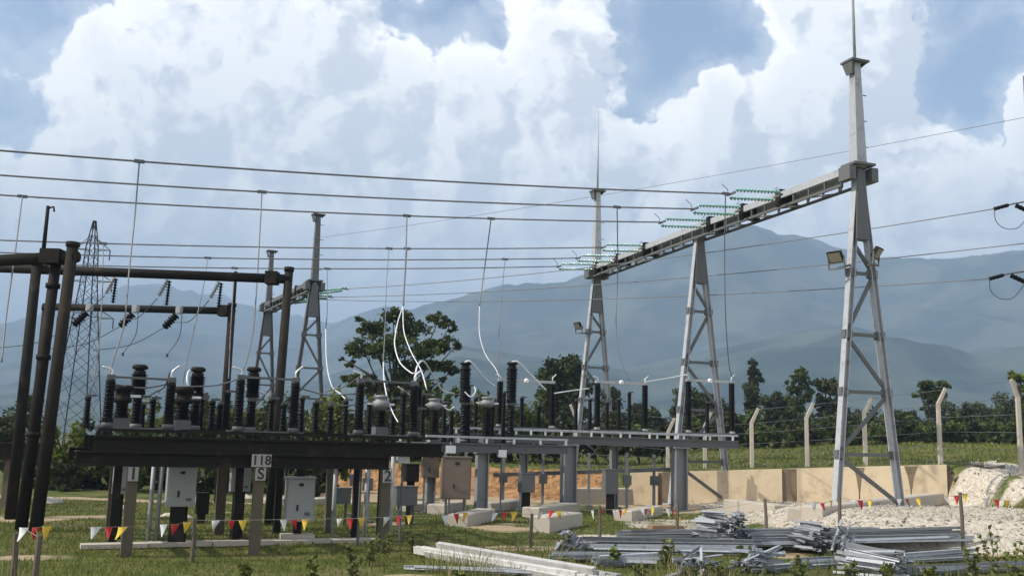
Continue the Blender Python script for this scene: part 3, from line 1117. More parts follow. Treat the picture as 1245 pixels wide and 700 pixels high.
sp_ = {0: 0.0, 1: 2.48, 2: 5.25}
for i in range(3):
    for t, w in ((-.12, .20), (4.2, .22)):
        p = lp(sp_[i], t, 0)
        g0 = gz(p.x, p.y) - .15
        o = MB().beam(p + UP * g0, p + UP * (ZL0 - .004), w * 1.04, w * .85, w, w * .8, up=LBv)
        tname = 'concrete_post'
        po = o.build(tname, post_c, root)
f118 = lp(2.48, -.25, 0)
post_sign(root, f118 + UP * 1.90, .40, .26, '118', .265)
post_sign(root, f118 + UP * 1.625, .21, .26, 'S', .32)
post_sign(root, lp(5.25, -.24, 1.60), .20, .27, '2', .33)
post_sign(root, lp(0, -.24, 1.60), .19, .27, '1', .33)
for s_, t_ in ((1.2, 2.1), (2.5, 2.1), (3.9, 2.1), (5.3, 2.1), (3.9, 4.2), (-.1, 2.1), (6.3, 3.2)):
    p = lp(s_, t_, 0)
    MB().beam(p + UP * (gz(p.x, p.y) - .1), p + UP * (ZL1 - .02), .17, .15, .16, .14, up=LBv).build('support_post', dark_steel, root)
# galvanised conduits running up to the platform
for px, yb_ in ((180, 650), (190, 650), (404, 612), (443, 640), (474, 612)):
    p = onL(px, 2.6, .1)
    MB().tube(Vector((p.x, p.y, gz(p.x, p.y) - .05)), Vector((p.x, p.y, ZL1)), .05, .05, 8).build('conduit', galv, root, True)

# concrete pad under it
pad = thing('concrete_pad', lp(2.6, 2.9, 0), 'long pale concrete strip in the grass under the near platform', 'concrete pad')
for i in range(5):
    c = lp(-.1 + 1.32 * i, 1.5 + .05 * (i % 2), .06)
    MB().box(c, (1.30, .42, .09), LROT + rnd.uniform(-.01, .01)).build('slab', concrete, pad)


# ------------------------------------------------------------------ electrical gear
def gear_insulator(root, p0, p1, core, shed, n, m_=porcelain, caps=True, taper=.92):
    o = MB().sheds(p0 + UP * .05, p1 - UP * .05, max(core, shed * .78), shed * 1.1, int(n * 1.4), 12, taper).build('insulator', m_, root, True)
    if caps:
        MB().tube(p0 - UP * .02, p0 + UP * .07, shed * 1.0, shed * .85, 12).build('flange', dark_steel, o, True)
        MB().tube(p1 - UP * .07, p1 + UP * .02, shed * .8, shed * .8, 12).build('flange', dark_steel, o, True)
    return o


def disconnector(name, pa, pb, z0, z1, label, grp, armm=alu, thick=.075, shed=.105, ring=True):
    base = (pa + pb) / 2
    base.z = z0
    root = thing(name, base, label, 'disconnector', grp)
    pa, pb = Vector((pa.x, pa.y, z0)), Vector((pb.x, pb.y, z0))
    d = (pb - pa).normalized()
    MB().beam(pa - d * .22 + UP * .02, pb + d * .22 + UP * .02, .12, .08).build('base_channel', galv_d, root)
    for p in (pa, pb):
        MB().tube(p + UP * .05, p + UP * .17, .13, .10, 12).build('pivot', galv_d if not ring else galv, root, True)
        gear_insulator(root, p + UP * .17, Vector((p.x, p.y, z1)), thick * .8, shed, int((z1 - z0) / .075), porcelain_b)
        MB().box(Vector((p.x, p.y, z1 + .05)), (.16, .14, .13), math.atan2(d.y, d.x)).build('terminal_head', armm, root)
    h = UP * (z1 - z0 + .07)
    mid = (pa + pb) / 2
    MB().beam(pa + h, mid + h, .07, .09 if ring else .045).build('arm', armm, root)
    MB().beam(mid + h + d * .002, pb + h, .075, .095 if ring else .045).build('arm', armm, root)
    if ring:
        MB().lathe(mid + h - d * .02 - LBv * .1, mid + h - d * .02 + LBv * .1, [(.05, 0), (.09, .02), (.105, .07), (.09, .13), (.05, .16)], 12).build('contact_ring', alu_w, root, True)
    MB().path(smooth_path([pa + h, pa + h + UP * .14, pa + h - d * .18 + UP * .2]), .022, 6).build('terminal_clamp', alu, root, True)
    MB().path(smooth_path([pb + h, pb + h + UP * .16, pb + h + d * .14 + UP * .3]), .022, 6).build('terminal_clamp', alu, root, True)
    return root


def breaker_pole(p, z0, z1, label, grp, sc=1.0):
    root = thing('circuit_breaker_pole', Vector((p.x, p.y, z0)), label, 'circuit breaker', grp)
    q = Vector((p.x, p.y, z0))
    hz_ = z0 + (z1 - z0) * .46
    MB().tube(q, q + UP * .10, .15 * sc, .13 * sc, 12).build('base_flange', galv_d, root, True)
    gear_insulator(root, q + UP * .10, Vector((p.x, p.y, hz_)), .075 * sc, .12 * sc, 9, porcelain_b)
    MB().tube(Vector((p.x, p.y, hz_)), Vector((p.x, p.y, hz_ + .12)), .12 * sc, .12 * sc, 12).build('middle_flange', galv_d, root, True)
    MB().beam(Vector((p.x, p.y, hz_ + .06)), Vector((p.x, p.y, hz_ + .06)) + LA * .28, .05, .05).build('terminal', galv_d, root)
    gear_insulator(root, Vector((p.x, p.y, hz_ + .12)), Vector((p.x, p.y, z1 - .16)), .12 * sc, .165 * sc, 11, porcelain_b, taper=1.08)
    MB().lathe(Vector((p.x, p.y, z1 - .17)), Vector((p.x, p.y, z1)), [(.09 * sc, 0), (.10 * sc, .05), (.17 * sc, .08), (.17 * sc, .13), (.12 * sc, .17)], 12).build('cap', dark_steel, root, True)
    return root


def current_transformer(p, z0, z1, label, grp, head=alu, sc=1.0, stout=False):
    root = thing('current_transformer', Vector((p.x, p.y, z0)), label, 'current transformer', grp)
    q = Vector((p.x, p.y, z0))
    h = z1 - z0
    MB().box(q + UP * .1, (.34 * sc, .34 * sc, .2), LROT).build('base_tank', galv_d, root)
    gear_insulator(root, q + UP * .2, q + UP * (h - .36), .095 * sc, .155 * sc, max(5, int((h - .5) / .085)), porcelain)
    if stout:
        MB().lathe(q + UP * (h - .38), q + UP * h, [(.13 * sc, 0), (.19 * sc, .03), (.19 * sc, .10), (.15 * sc, .13), (.15 * sc, .24), (.21 * sc, .27), (.21 * sc, .36), (.17 * sc, .38)], 14).build('head', head, root, True)
    else:
        MB().lathe(q + UP * (h - .38), q + UP * h, [(.12 * sc, 0), (.16 * sc, .06), (.215 * sc, .09), (.215 * sc, .22), (.15 * sc, .245), (.15 * sc, .30), (.19 * sc, .32), (.17 * sc, .37), (.06 * sc, .38)], 14).build('head', head, root, True)
    for s in (-1, 1):
        MB().beam(q + UP * (h - .22) + LA * s * .18 * sc, q + UP * (h - .22) + LA * s * .36 * sc, .05, .05).build('terminal', alu, root)
    return root


def arrester(p, z0, z1, label, grp, shed=.085):
    root = thing('post_insulator', Vector((p.x, p.y, z0)), label, 'post insulator', grp)
    q = Vector((p.x, p.y, z0))
    gear_insulator(root, q, Vector((p.x, p.y, z1)), shed * .65, shed, max(6, int((z1 - z0) / .065)), porcelain_b, taper=.8)
    MB().box(Vector((p.x, p.y, z1 + .05)) + LA * .07, (.22, .06, .05), LROT).build('terminal', galv_d, root)
    return root


ZE = ZL2 + .17
zt_ = lambda px, py, t: zat(px, py, onL(px, t, 3.0).y)


def row(px, t, z=3.1):
    return onL(px, t, z)


for i, (xa, xb, yt) in enumerate(((133, 207, 462), (291, 358, 462), (437, 503, 466))):
    w = ['closest to the tube posts', 'behind the post marked 118', 'before the leafy tree'][i]
    disconnector('disconnector', row(xa, .25), row(xb, .25), ZE - .05, zt_(xa, yt, .25), 'black two-column isolator with thin rod on near platform, ' + w, 'isolators on the near platform', armm=galv_d, shed=.115, ring=False)
for i, (px, yt) in enumerate(((167, 443), (238, 446), (306, 446))):
    breaker_pole(row(px, 2.1), ZE, zt_(px, yt, 2.1), 'tall black breaker pole on near platform, ' + ['first from the tube posts', 'middle of three', 'third from the tube posts'][i], 'breaker poles on the near platform', 1.0)
for i, (px, yt) in enumerate(((149, 468), (223, 470))):
    current_transformer(row(px, 1.2), ZE, zt_(px, yt, 1.2), 'stout black current transformer between isolator columns, ' + ['nearer the tube posts', 'nearer the short portal post'][i], 'black current transformers on the near platform', dark_steel, 1.0, True)
for i, (px, yt) in enumerate(((107, 483), (174, 492), (245, 484), (367, 484), (420, 488), (514, 482), (204, 500), (268, 492))):
    arrester(row(px, 3.5 if px != 514 else 3.0), ZE, zt_(px, yt, 3.5), 'thin black post insulator on near platform, ' + ['at its end by tube posts', 'behind first breaker pole', 'behind the middle breaker pole', 'right of tall tube post', 'before the leafy tree', 'at its far end', 'short one between the breakers', 'beside the short portal post'][i],
             'thin post insulators on the near platform')
breaker_pole(row(505, 2.4), ZE, zt_(505, 462, 2.4), 'black breaker pole at the far end of near platform', 'breaker poles on the near platform', .95)
current_transformer(row(463, 2.0), ZE, zt_(463, 480, 2.0), 'grey mushroom-headed transformer before the leafy tree trunk', 'grey headed current transformers', galv_m, .95)

for i, (px, yt, t_) in enumerate(((186, 486, 2.9), (258, 488, 3.0), (276, 478, 2.0), (330, 486, 3.3), (345, 492, 1.6), (384, 490, 2.6), (402, 494, 1.8), (449, 490, 3.4), (478, 486, 3.6), (490, 478, 1.4))):
    arrester(row(px, t_), ZE, zt_(px, yt, t_), 'black support insulator in the inner rows of near platform, ' + ['first', 'second', 'third', 'fourth', 'fifth', 'sixth', 'seventh', 'eighth', 'ninth', 'tenth'][i] + ' from the tube posts', 'inner support insulators of the near platform', .095)
for i, (pa_, pb2, r_) in enumerate((((133, 466, .25), (207, 466, 3.4), .022), ((223, 470, 1.2), (306, 455, 2.1), .018), ((358, 470, .25), (437, 478, .25), .018), ((384, 488, 2.6), (449, 488, 3.4), .018), ((463, 500, 2.0), (514, 484, 3.0), .018))):
    q0, q1 = row(pa_[0], pa_[2], zt_(*pa_)), row(pb2[0], pb2[2], zt_(*pb2))
    tag(MB().path(smooth_path([q0, q0.lerp(q1, .5) - UP * .1, q1]), r_, 6).build('busbar', wire_m, None, True, origin=q0), 'thin grey busbar linking gear on near platform, ' + ['nearest the tube posts', 'above the second transformer', 'right of the tall tube post', 'before the leafy tree', 'at the far end'][i], 'busbar', 'busbars on the near platform')
# loops and jumpers between the gear
loops = [
    ([(167, 443, 23), (176, 470, 22.5), (190, 492, 22)], None), ]


def loop(pts, label, r=.022, m_=alu_w):
    P = smooth_path([at(*p) for p in pts])
    tag(MB().path(P, r, 6).build('jumper_loop', m_, None, True, origin=P[0]), label, 'jumper wire', 'jumper loops between the gear')


loop([(238, 448, 22.4), (229, 452, 22), (228, 466, 21.8), (236, 476, 22), (247, 477, 22.6)], 'white loop round the middle breaker pole head', .02)
loop([(207, 452, 20.7), (200, 470, 21), (190, 476, 22), (176, 484, 23)], 'dark lead from isolator rod to the first breaker', .015, wire_d)
loop([(299, 472, 22.6), (305, 478, 22.8), (315, 476, 23), (325, 480, 23)], 'short white lead on the third breaker pole', .018)
loop([(309, 498, 22.8), (318, 490, 22.9), (326, 478, 23)], 'slanting white lead below the third breaker pole head', .016)
loop([(395, 476, 26), (418, 470, 26), (440, 456, 24)], 'grey lead slanting up to the isolator left of tree', .016, wire_m)
loop([(490, 372, 30), (484, 390, 28), (481, 405, 27), (480, 420, 26.6), (486, 440, 26), (500, 453, 25), (506, 452, 24.6)], 'left white loop hanging before the leafy tree', .017)
dropper(3, 472, [(470, 345, 35), (468, 400, 31), (466, 440, 27)], 'straight thin dropper through the leafy tree to a transformer', .014,
        bright=[(466, 440, 27), (467, 462, 25), (471, 484, 24.2), (478, 502, 23.8), (484, 513, 23.5)])
loop([(505, 464, 24.6), (507, 446, 25.4), (515, 439, 27), (526, 455, 29), (538, 474, 31), (552, 478, 33)], 'white loop crossing to the mid platform', .024)
loop([(565, 440, 34), (573, 440, 34), (590, 460, 34.4), (603, 470, 34.6)], 'white loop leaping off the first mid platform breaker', .03)
loop([(622, 440, 34.6), (630, 440, 34.6), (645, 455, 34.8), (664, 474, 35)], 'white loop leaping off the second mid platform breaker', .03)
loop([(565, 476, 33.8), (572, 482, 33.7), (578, 476, 33.8), (577, 470, 34)], 'small white ring on the first mid platform breaker', .02)
loop([(674, 478, 35.2), (686, 476, 35.4), (700, 474, 36), (716, 472, 36.4)], 'white lead linking the mid and right isolators', .022)
loop([(536, 490, 32), (545, 498, 32), (552, 494, 32)], 'white clamp loop at the start of mid platform', .02)
loop([(785, 464, 36.8), (810, 460, 37.4), (836, 455, 37.6)], 'pale lead spanning between the two right isolators', .022)
loop([(484, 470, 24.8), (496, 478, 25), (506, 486, 25)], 'thin lead between transformer and breaker before tree', .016)

# ------------------------------------------------------------------ mid and right platforms
RA = A


def column(root, px, Y, ztop, w, m_=galv, taper=True):
    x = xat(px, Y, .8)
    z0 = gz(x, Y)
    c = Vector((x, Y, 0))
    o = MB()
    h = w / 2
    # welded box column, flared at the head
    o.ibeam(c + UP * (z0 - .05), c + UP * (ztop - .05), w * .8, w, w * .09, up=A)
    o.box(c + UP * (ztop - .028), (w * 1.25, w, .044), math.atan2(A.y, A.x))
    ob = o.build('column', m_, root)
    MB().box(c + UP * (z0 + .03), (w * 1.7, w * 1.6, .06), math.atan2(A.y, A.x)).build('base_plate', galv_d, ob)
    for s in (-1, 1):
        MB().beam(c + A * s * w * .52 + UP * (z0 + .05), c + A * s * w * .52 + UP * (z0 + .4), .04, w * .7, .01, w * .3, up=B).build('gusset', galv_d, ob)
    return c


def rplatform(label, pxa, Ya, pxb, Yb, zt, cols, depth=2.0):
    p0 = Vector((xat(pxa, Ya, zt), Ya, zt)); p1 = Vector((xat(pxb, Yb, zt), Yb, zt))
    root = thing('steel_platform', Vector((p0.x, p0.y, 0)), label, 'platform', 'galvanised platforms of the newer bay')
    d = (p1 - p0).normalized()
    n = Vector((-d.y, d.x, 0))
    for t in (0, depth):
        MB().ibeam(p0 + n * t - UP * .15, p1 + n * t - UP * .15, .2, .30).build('main_beam', galv_d, root)
        MB().beam(p0 + n * t + UP * .19, p1 + n * t + UP * .19, .07, .07).build('gear_rail', galv, root)
    L = (p1 - p0).length
    k = max(3, int(L / 1.1))
    for i in range(k + 1):
        q = p0 + d * (L * i / k * .97 + .1)
        MB().ibeam(q + n * .12 - UP * .10, q + n * (depth - .12) - UP * .10, .11, .16).build('cross_beam', galv_d, root)
        for t in (0, depth):
            MB().beam(q + n * t, q + n * t + UP * .155, .08, .08).build('rail_foot', alu, root)
    for px, Y, w in cols:
        column(root, px, Y, zt - .30, w * .82, galv_m)
    return p0, d, n


mp0, md, mn = rplatform('grey steel platform in the middle, tan cabinets beneath', 518, 31.5, 690, 34.6, 2.36, [(585, 33.0, .48), (523, 33.6, .34), (636, 36.0, .30)])
rp0, rd, rn = rplatform('grey steel platform reaching the mastless tower', 566, 35.0, 897, 38.2, 2.70, [(691, 36.2, .62), (826, 37.5, .62), (746, 38.4, .34)], 1.8)


def mrow(px, Y, z=3.2):
    return Vector((xat(px, Y, z), Y, z))


for i, (xa, xb, Ya, Yb, yt) in enumerate(((607, 671, 35.6, 36.2, 464), (726, 784, 36.6, 37.2, 466), (837, 890, 37.7, 38.2, 464))):
    w = ['leftmost of three', 'beside the far masted tower', 'in front of the mastless tower'][i]
    disconnector('disconnector', mrow(xa, Ya), mrow(xb, Yb), 2.70 + .22, zat(xa, yt, Ya), 'grey armed two-column isolator on right platform, ' + w, 'isolators of the newer bay', armm=galv, shed=.135, thick=.10)
for i, (px, Y, yt) in enumerate(((564, 34.2, 440), (621, 34.6, 440))):
    breaker_pole(mrow(px, Y), 2.38, zat(px, yt, Y), 'tall black breaker pole on mid platform, ' + ['nearer the leafy tree', 'farther from the leafy tree'][i], 'breaker poles of the newer bay', 1.15)
for i, (px, Y, yt) in enumerate(((528, 31.9, 484), (592, 33.6, 482))):
    current_transformer(mrow(px, Y), 2.38, zat(px, yt, Y), 'grey mushroom-headed transformer on mid platform, ' + ['at its near end', 'between the breaker poles'][i], 'grey headed current transformers', galv_m, 1.15)
for i, (px, Y, yt, z0) in enumerate(((717, 37.6, 486, 2.9), (765, 38.0, 478, 2.9), (549, 32.4, 500, 2.4), (569, 34.4, 470, 2.4), (612, 35.0, 478, 2.4), (700, 37.5, 487, 2.9))):
    arrester(mrow(px, Y), z0, zat(px, yt, Y), 'thin black post insulator of newer bay, ' + ['beside the far masted tower leg', 'between the right isolators', 'low one by first grey transformer', 'beside the first breaker', 'beside the second breaker', 'just left of the masted tower leg'][i],
             'thin post insulators of the newer bay', .095)

for i, (px, Y, yt, z0) in enumerate(((578, 35.6, 484, 2.4), (598, 35.2, 494, 2.4), (634, 36.4, 484, 2.9), (655, 36.2, 494, 2.9), (738, 38.2, 490, 2.9), (752, 37.2, 486, 2.9), (540, 33.4, 490, 2.4), (860, 38.6, 490, 2.9))):
    arrester(mrow(px, Y), z0, zat(px, yt, Y), 'black support insulator among the newer gear, ' + ['behind the first breaker', 'beside the second grey transformer', 'behind the second breaker', 'left of the first isolator end', 'right of the masted tower leg', 'in the middle of second isolator', 'by the first grey transformer', 'before the mastless tower'][i], 'inner support insulators of the newer bay', .10)
for i, (px, Y) in enumerate(((541, 35.5), (566, 36.5), (612, 37.0), (660, 37.4), (716, 38.8), (762, 37.0), (795, 38.6), (470, 30.0), (448, 29.0), (432, 31.0), (404, 31.0))):
    x = xat(px, Y, 1.2)
    p = Vector((x, Y, gz(x, Y)))
    root = thing('cable_post', p, 'slim galvanised cable post below the platforms, ' + ['left of the large tan cabinet', 'right of the large tan cabinet', 'past the slim steel column', 'left of the wide column', 'right of wide column', 'before the cream wall start', 'left of the mastless tower leg', 'right of sign 2', 'behind sign 2', 'left of sign 2', 'behind the broad grey cabinet'][i], 'post', 'slim cable posts under the platforms')
    MB().beam(p - UP * .05, p + UP * 2.1, .11, .09).build('channel', galv_m, root)
    MB().box(p + UP * .03, (.3, .3, .1)).build('foot_plate', galv_d, root)
    if i % 3 != 1:
        MB().box(p + UP * 1.1 - Vector((0, .12, 0)), (.30, .16, .36), .2).build('terminal_box', galv_d, root)
    MB().path(smooth_path([p + UP * 1.9, p + Vector((.15, -.1, 2.05)), p + Vector((.35, 0, 2.3))]), .025, 6).build('cable', wire_d, root, True)
# horizontal pipe along the columns
pp0, pp1 = mrow(600, 37.2, 1.3), mrow(822, 38.4, 1.3)
pp0.z, pp1.z = zat(600, 577, 37.2), zat(822, 570, 38.4)
o = MB().beam(pp0, pp1, .12, .14).build('cable_duct', galv_d, None, origin=pp0)
tag(o, 'horizontal grey cable duct between the platform columns', 'cable duct')


# ------------------------------------------------------------------ cabinets
def cabinet(px, py0, py1, wpx, Y, label, body, stand, grp, rz=LROT, handle=True, dep=.28):
    zt, zb = zat(px, py0, Y), zat(px, py1, Y)
    w = wpx * Y / FPX
    x = xat(px, Y, (zt + zb) / 2)
    g0 = gz(x, Y)
    c = Vector((x, Y, 0))
    root = thing('control_cabinet', Vector((x, Y, g0)), label, 'cabinet', grp)
    u = Vector((math.cos(rz), math.sin(rz), 0)); n = Vector((u.y, -u.x, 0))
    h = zt - zb
    MB().box(c + UP * (zb + h / 2), (w, dep, h), rz).build('body', body, root)
    dr = MB().box(c + UP * (zb + h / 2) + n * (dep / 2 + .012), (w * .92, .02, h * .93), rz).build('door', body, root)
    if handle:
        MB().box(c + UP * (zb + h * .32) + n * (dep / 2 + .03) - u * w * .1, (.04, .03, .14), rz).build('handle', black_m, dr)
        MB().box(c + UP * (zb + h * .86) + n * (dep / 2 + .026), (w * .16, .012, h * .07), rz).build('window', black_m, dr)
        MB().box(c + UP * (zb + h * .18) + n * (dep / 2 + .026) + u * w * .26, (w * .2, .01, h * .08), rz).build('label_plate', galv_d, dr)
    MB().box(c + UP * (zt + .02), (w * 1.06, dep * 1.15, .04), rz).build('rain_hood', body, root)
    if stand == 'legs':
        for s in (-1, 1):
            MB().beam(c + u * s * w * .32 + UP * g0, c + u * s * w * .32 + UP * zb, .06, .06).build('leg', galv_d, root)
    elif stand == 'post':
        MB().beam(c + UP * g0, c + UP * zb, w * .55, dep * .6).build('pedestal', dark_steel, root)
    elif stand == 'plinth':
        MB().box(c + UP * (g0 + .05), (w * 1.15, dep * 1.3, .22), rz).build('plinth', concrete, root)


G1 = 'control cabinets under the platforms'
cabinet(220, 567, 615, 33, 21.6, 'light grey control cabinet on pedestal, largest hung under near platform', cab_grey, 'post', G1)
cabinet(146, 567, 600, 16, 22.8, 'narrow grey cabinet half behind the post marked 1', cab_grey, 'post', G1)
cabinet(292, 564, 597, 23, 23.6, 'small grey cabinet just left of post marked 118', cab_grey, 'post', G1)
cabinet(364, 581, 633, 33, 23.2, 'broad grey cabinet standing on the ground right of post 118', cab_grey, 'plinth', G1, rz=LROT - .1, dep=.35)
cabinet(554, 556, 606, 34, 30.0, 'large tan cabinet under the mid platform', cab_tan, 'legs', G1, rz=.2, dep=.5)
cabinet(523, 551, 580, 20, 33.4, 'smaller tan cabinet behind the large tan one', cab_tan, 'legs', G1, rz=.2, dep=.5)
cabinet(640, 576, 598, 18, 33.0, 'small grey box on a post between platform columns', galv_d, 'post', G1, handle=False)
cabinet(742, 571, 600, 17, 34.6, 'grey junction box on post before the masted tower', galv_d, 'post', G1, handle=False)
cabinet(414, 594, 612, 22, 27.6, 'low grey box with a shelf lid left of post marked 2', galv_d, 'legs', G1, handle=False)
cabinet(493, 592, 614, 26, 27.6, 'low grey box with shelf lid right of post marked 2', galv_d, 'legs', G1, handle=False)
cabinet(246, 600, 624, 14, 27.5, 'small dark box in the grass behind the grey cabinets', dark_steel, 'post', G1, handle=False)
cabinet(500, 565, 585, 16, 29.0, 'dark metering box hanging behind the near platform end', dark_steel, 'post', G1, handle=False)

# drive gear below the mid platform
for i, (px, py, Y) in enumerate(((548, 546, 31.6), (610, 551, 33.0), (440, 552, 22.6), (490, 556, 23.0))):
    p = at(px, py, Y)
    root = thing('drive_box', p, 'small pale drive box slung under platform beam, ' + ['above the tan cabinets', 'right of the first steel column', 'left of sign 2', 'at the dark platform end'][i], 'drive box', 'small drive boxes')
    MB().box(p, (.28, .22, .24), .3).build('case', alu, root)
    MB().tube(p, p + UP * .25, .035, .035, 8).build('shaft', galv_d, root)
    MB().tube(p - UP * .1, Vector((p.x, p.y, gz(p.x, p.y))), .03, .03, 8).build('conduit', galv_d, root)


# ------------------------------------------------------------------ footings, beams on the ground
def footing(px0, py0, px1, py1, label, wpx, m_=concrete, Y=None, hh=None, name='concrete_footing'):
    """block whose near lower edge runs from one end to the other in the picture"""
    a, b = gnd(px0, py0), gnd(px1, py1)
    d = (b - a); d.z = 0
    L = d.length; d.normalize()
    n = Vector((-d.y, d.x, 0))
    h = wpx * a.y / FPX
    c = (a + b) / 2 + n * .3
    o = MB()
    x, y = L / 2, .3
    z0, z1 = min(a.z, b.z) - .1, (a.z + b.z) / 2 + h
    bev = .03
    vs, fs = [], []
    for sx, sy, z in ((-1, -1, z0), (1, -1, z0), (1, 1, z0), (-1, 1, z0)):
        vs.append(c + d * sx * x + n * sy * y)
        vs[-1].z = z
    for k in ((0, 0), (bev, bev)):
        for sx, sy in ((-1, -1), (1, -1), (1, 1), (-1, 1)):
            v = c + d * sx * (x - k[0]) + n * sy * (y - k[0])
            v.z = z1 - bev + k[1]
            vs.append(v)
    fs = [(3, 2, 1, 0), (0, 1, 5, 4), (1, 2, 6, 5), (2, 3, 7, 6), (3, 0, 4, 7), (4, 5, 9, 8), (5, 6, 10, 9), (6, 7, 11, 10), (7, 4, 8, 11), (8, 9, 10, 11)]
    o.add(vs, fs)
    return tag(o.build(name, m_, None, origin=Vector((c.x, c.y, z0))), label, 'concrete block', 'concrete blocks on the yard')


footing(668, 648, 708, 640, 'short concrete block nearest in front of the wide steel column', 18)
footing(568, 640, 602, 632, 'concrete block in grass before the slim steel column', 14)
footing(600, 622, 640, 617, 'low concrete block behind the slim steel column', 10)
footing(655, 630, 705, 622, 'concrete block at the foot of the wide steel column', 12)
footing(540, 626, 566, 621, 'concrete block beneath the large tan cabinet', 12)
footing(500, 622, 535, 617, 'long low concrete block left of the tan cabinet', 8)
footing(768, 634, 806, 626, 'pale concrete block left of the mastless tower foot', 12)
footing(880, 626, 942, 620, 'long concrete beam before the cream wall', 12, name='concrete_beam')
footing(958, 634, 1000, 626, 'pale concrete block at the nearest tower foot', 11)
footing(1000, 629, 1150, 612, 'longest concrete beam under the nearest tower', 13, name='concrete_beam')
footing(690, 612, 792, 607, 'thin concrete beam before the brown bank', 6, name='concrete_beam')
footing(380, 614, 420, 610, 'low concrete block behind the broad grey cabinet', 7)
footing(330, 612, 372, 610, 'low pale block in the dirt behind post 118', 5)
p = gnd(806, 652)
o = MB().beam(p + Vector((-.35, 0, .12)), p + Vector((.55, .25, .12)), .35, .34).build('timber_block', wood_b, None, origin=p)
tag(o, 'brown timber block lying on the gravel before the pipes', 'timber')

# pale stones and slabs scattered left
for i, (px, py, s) in enumerate(((60, 612, .35), (240, 612, .4), (205, 628, .22), (225, 630, .2), (300, 606, .3), (425, 612, .25), (148, 618, .2))):
    p = gnd(px, py)
    m = MB()
    rr = random.Random(i)
    n = 9
    ring = [(rr.uniform(.7, 1.1)) for _ in range(n)]
    m.lathe(p - UP * .05, p + UP * s, [(s * 1.1, 0), (s * 1.25, s * .3), (s * .9, s * .55), (s * .3, s * .7)], 9)
    m.v = [(v[0] + rr.uniform(-.1, .1) * s, v[1] + rr.uniform(-.1, .1) * s, v[2] + rr.uniform(-.1, .1) * s) for v in m.v]
    tag(m.build('boulder', concrete, None, origin=p), ['pale stone by the path beside the tube posts', 'pale stone heap behind the largest grey cabinet', 'small pale stone before the grey cabinet', 'small pale stone under the grey cabinet', 'flat pale stone left of post 118', 'pale stone under the near platform end', 'small stone behind post marked 1'][i], 'stone', 'pale stones in the yard')

# ------------------------------------------------------------------ retaining wall
wall = thing('retaining_wall', (11, 40.5, .4), 'cream concrete retaining wall along the raised field', 'wall')
W0, W1 = Vector((5.0, 41.5, 0)), Vector((17.45, 39.0, 0))
wd = (W1 - W0).normalized(); wn = Vector((-wd.y, wd.x, 0))


def wall_s(px):
    s = 0
    lo, hi = -1.0, 14.0
    for _ in range(40):
        m = (lo + hi) / 2
        p = W0 + wd * m
        if xat(px, p.y, 1.0) > p.x:
            lo = m
        else:
            hi = m
    return lo


def wall_panel(pa, pb, m_, th=.28, out=0.0, drop=0.0):
    vs = []
    for p in (pa, pb):
        for q, zt in ((p - wn * out, 1), (p + wn * (th - out), 1)):
            z1 = 1.27 + .0585 * (p.x - 5) - drop
            vs += [Vector((q.x, q.y, -.3)), Vector((q.x, q.y, z1))]
    # 0 a-front-low 1 a-front-top 2 a-back-low 3 a-back-top 4.. b
    fs = [(0, 4, 5, 1), (2, 3, 7, 6), (1, 5, 7, 3), (0, 2, 6, 4), (0, 1, 3, 2), (4, 6, 7, 5)]
    return MB().add(vs, fs).build('panel', m_, wall)


segs = [(766, 800), (817, 951), (969, 1044), (1045.5, 1107), (1108.5, 1152)]
for a_, b_ in segs:
    wall_panel(W0 + wd * wall_s(a_), W0 + wd * wall_s(b_), wall_m)
for a_, b_ in ((800.5, 816.5), (951.5, 968.5)):  # dark strips in the gaps; a pillar shadow is put into their colour
    wall_panel(W0 + wd * wall_s(a_), W0 + wd * wall_s(b_), wall_st_shade, .2, -.10, .02).name = 'shaded_joint'
e0 = W0 + wd * (wall_s(1152) + .01)
e1 = e0 + Vector((1.3, 2.2, 0))
dd = (e1 - e0).normalized(); nn_ = Vector((-dd.y, dd.x, 0))
vs = []
for p in (e0, e1):
    for q in (p, p + nn_ * .25):
        vs += [Vector((q.x, q.y, 0)), Vector((q.x, q.y, 1.27 + .0585 * (e0.x - 5) - .03))]
MB().add(vs, [(0, 4, 5, 1), (2, 3, 7, 6), (1, 5, 7, 3), (0, 2, 6, 4), (0, 1, 3, 2), (4, 6, 7, 5)]).build('return_panel', wall_st_shade, wall)  # face turned from the sun; its shade is put into the darker colour
# water stains that run down from the joints
for px, w, h in ((1044.7, .1, .95), (1107.8, .12, .9)):
    c = W0 + wd * wall_s(px) - wn * .004
    zt = 1.27 + .0585 * (c.x - 5) - .02
    MB().add([c + wd * -w * 2 + UP * zt, c + wd * w * 2.4 + UP * zt, c + wd * w + UP * (zt - h * .5), c + wd * w * .4 + UP * (zt - h), c - wd * w * .3 + UP * (zt - h), c - wd * w + UP * (zt - h * .4)],
             [(5, 4, 3, 2, 1, 0)]).build('stain', wall_st_shade, wall)

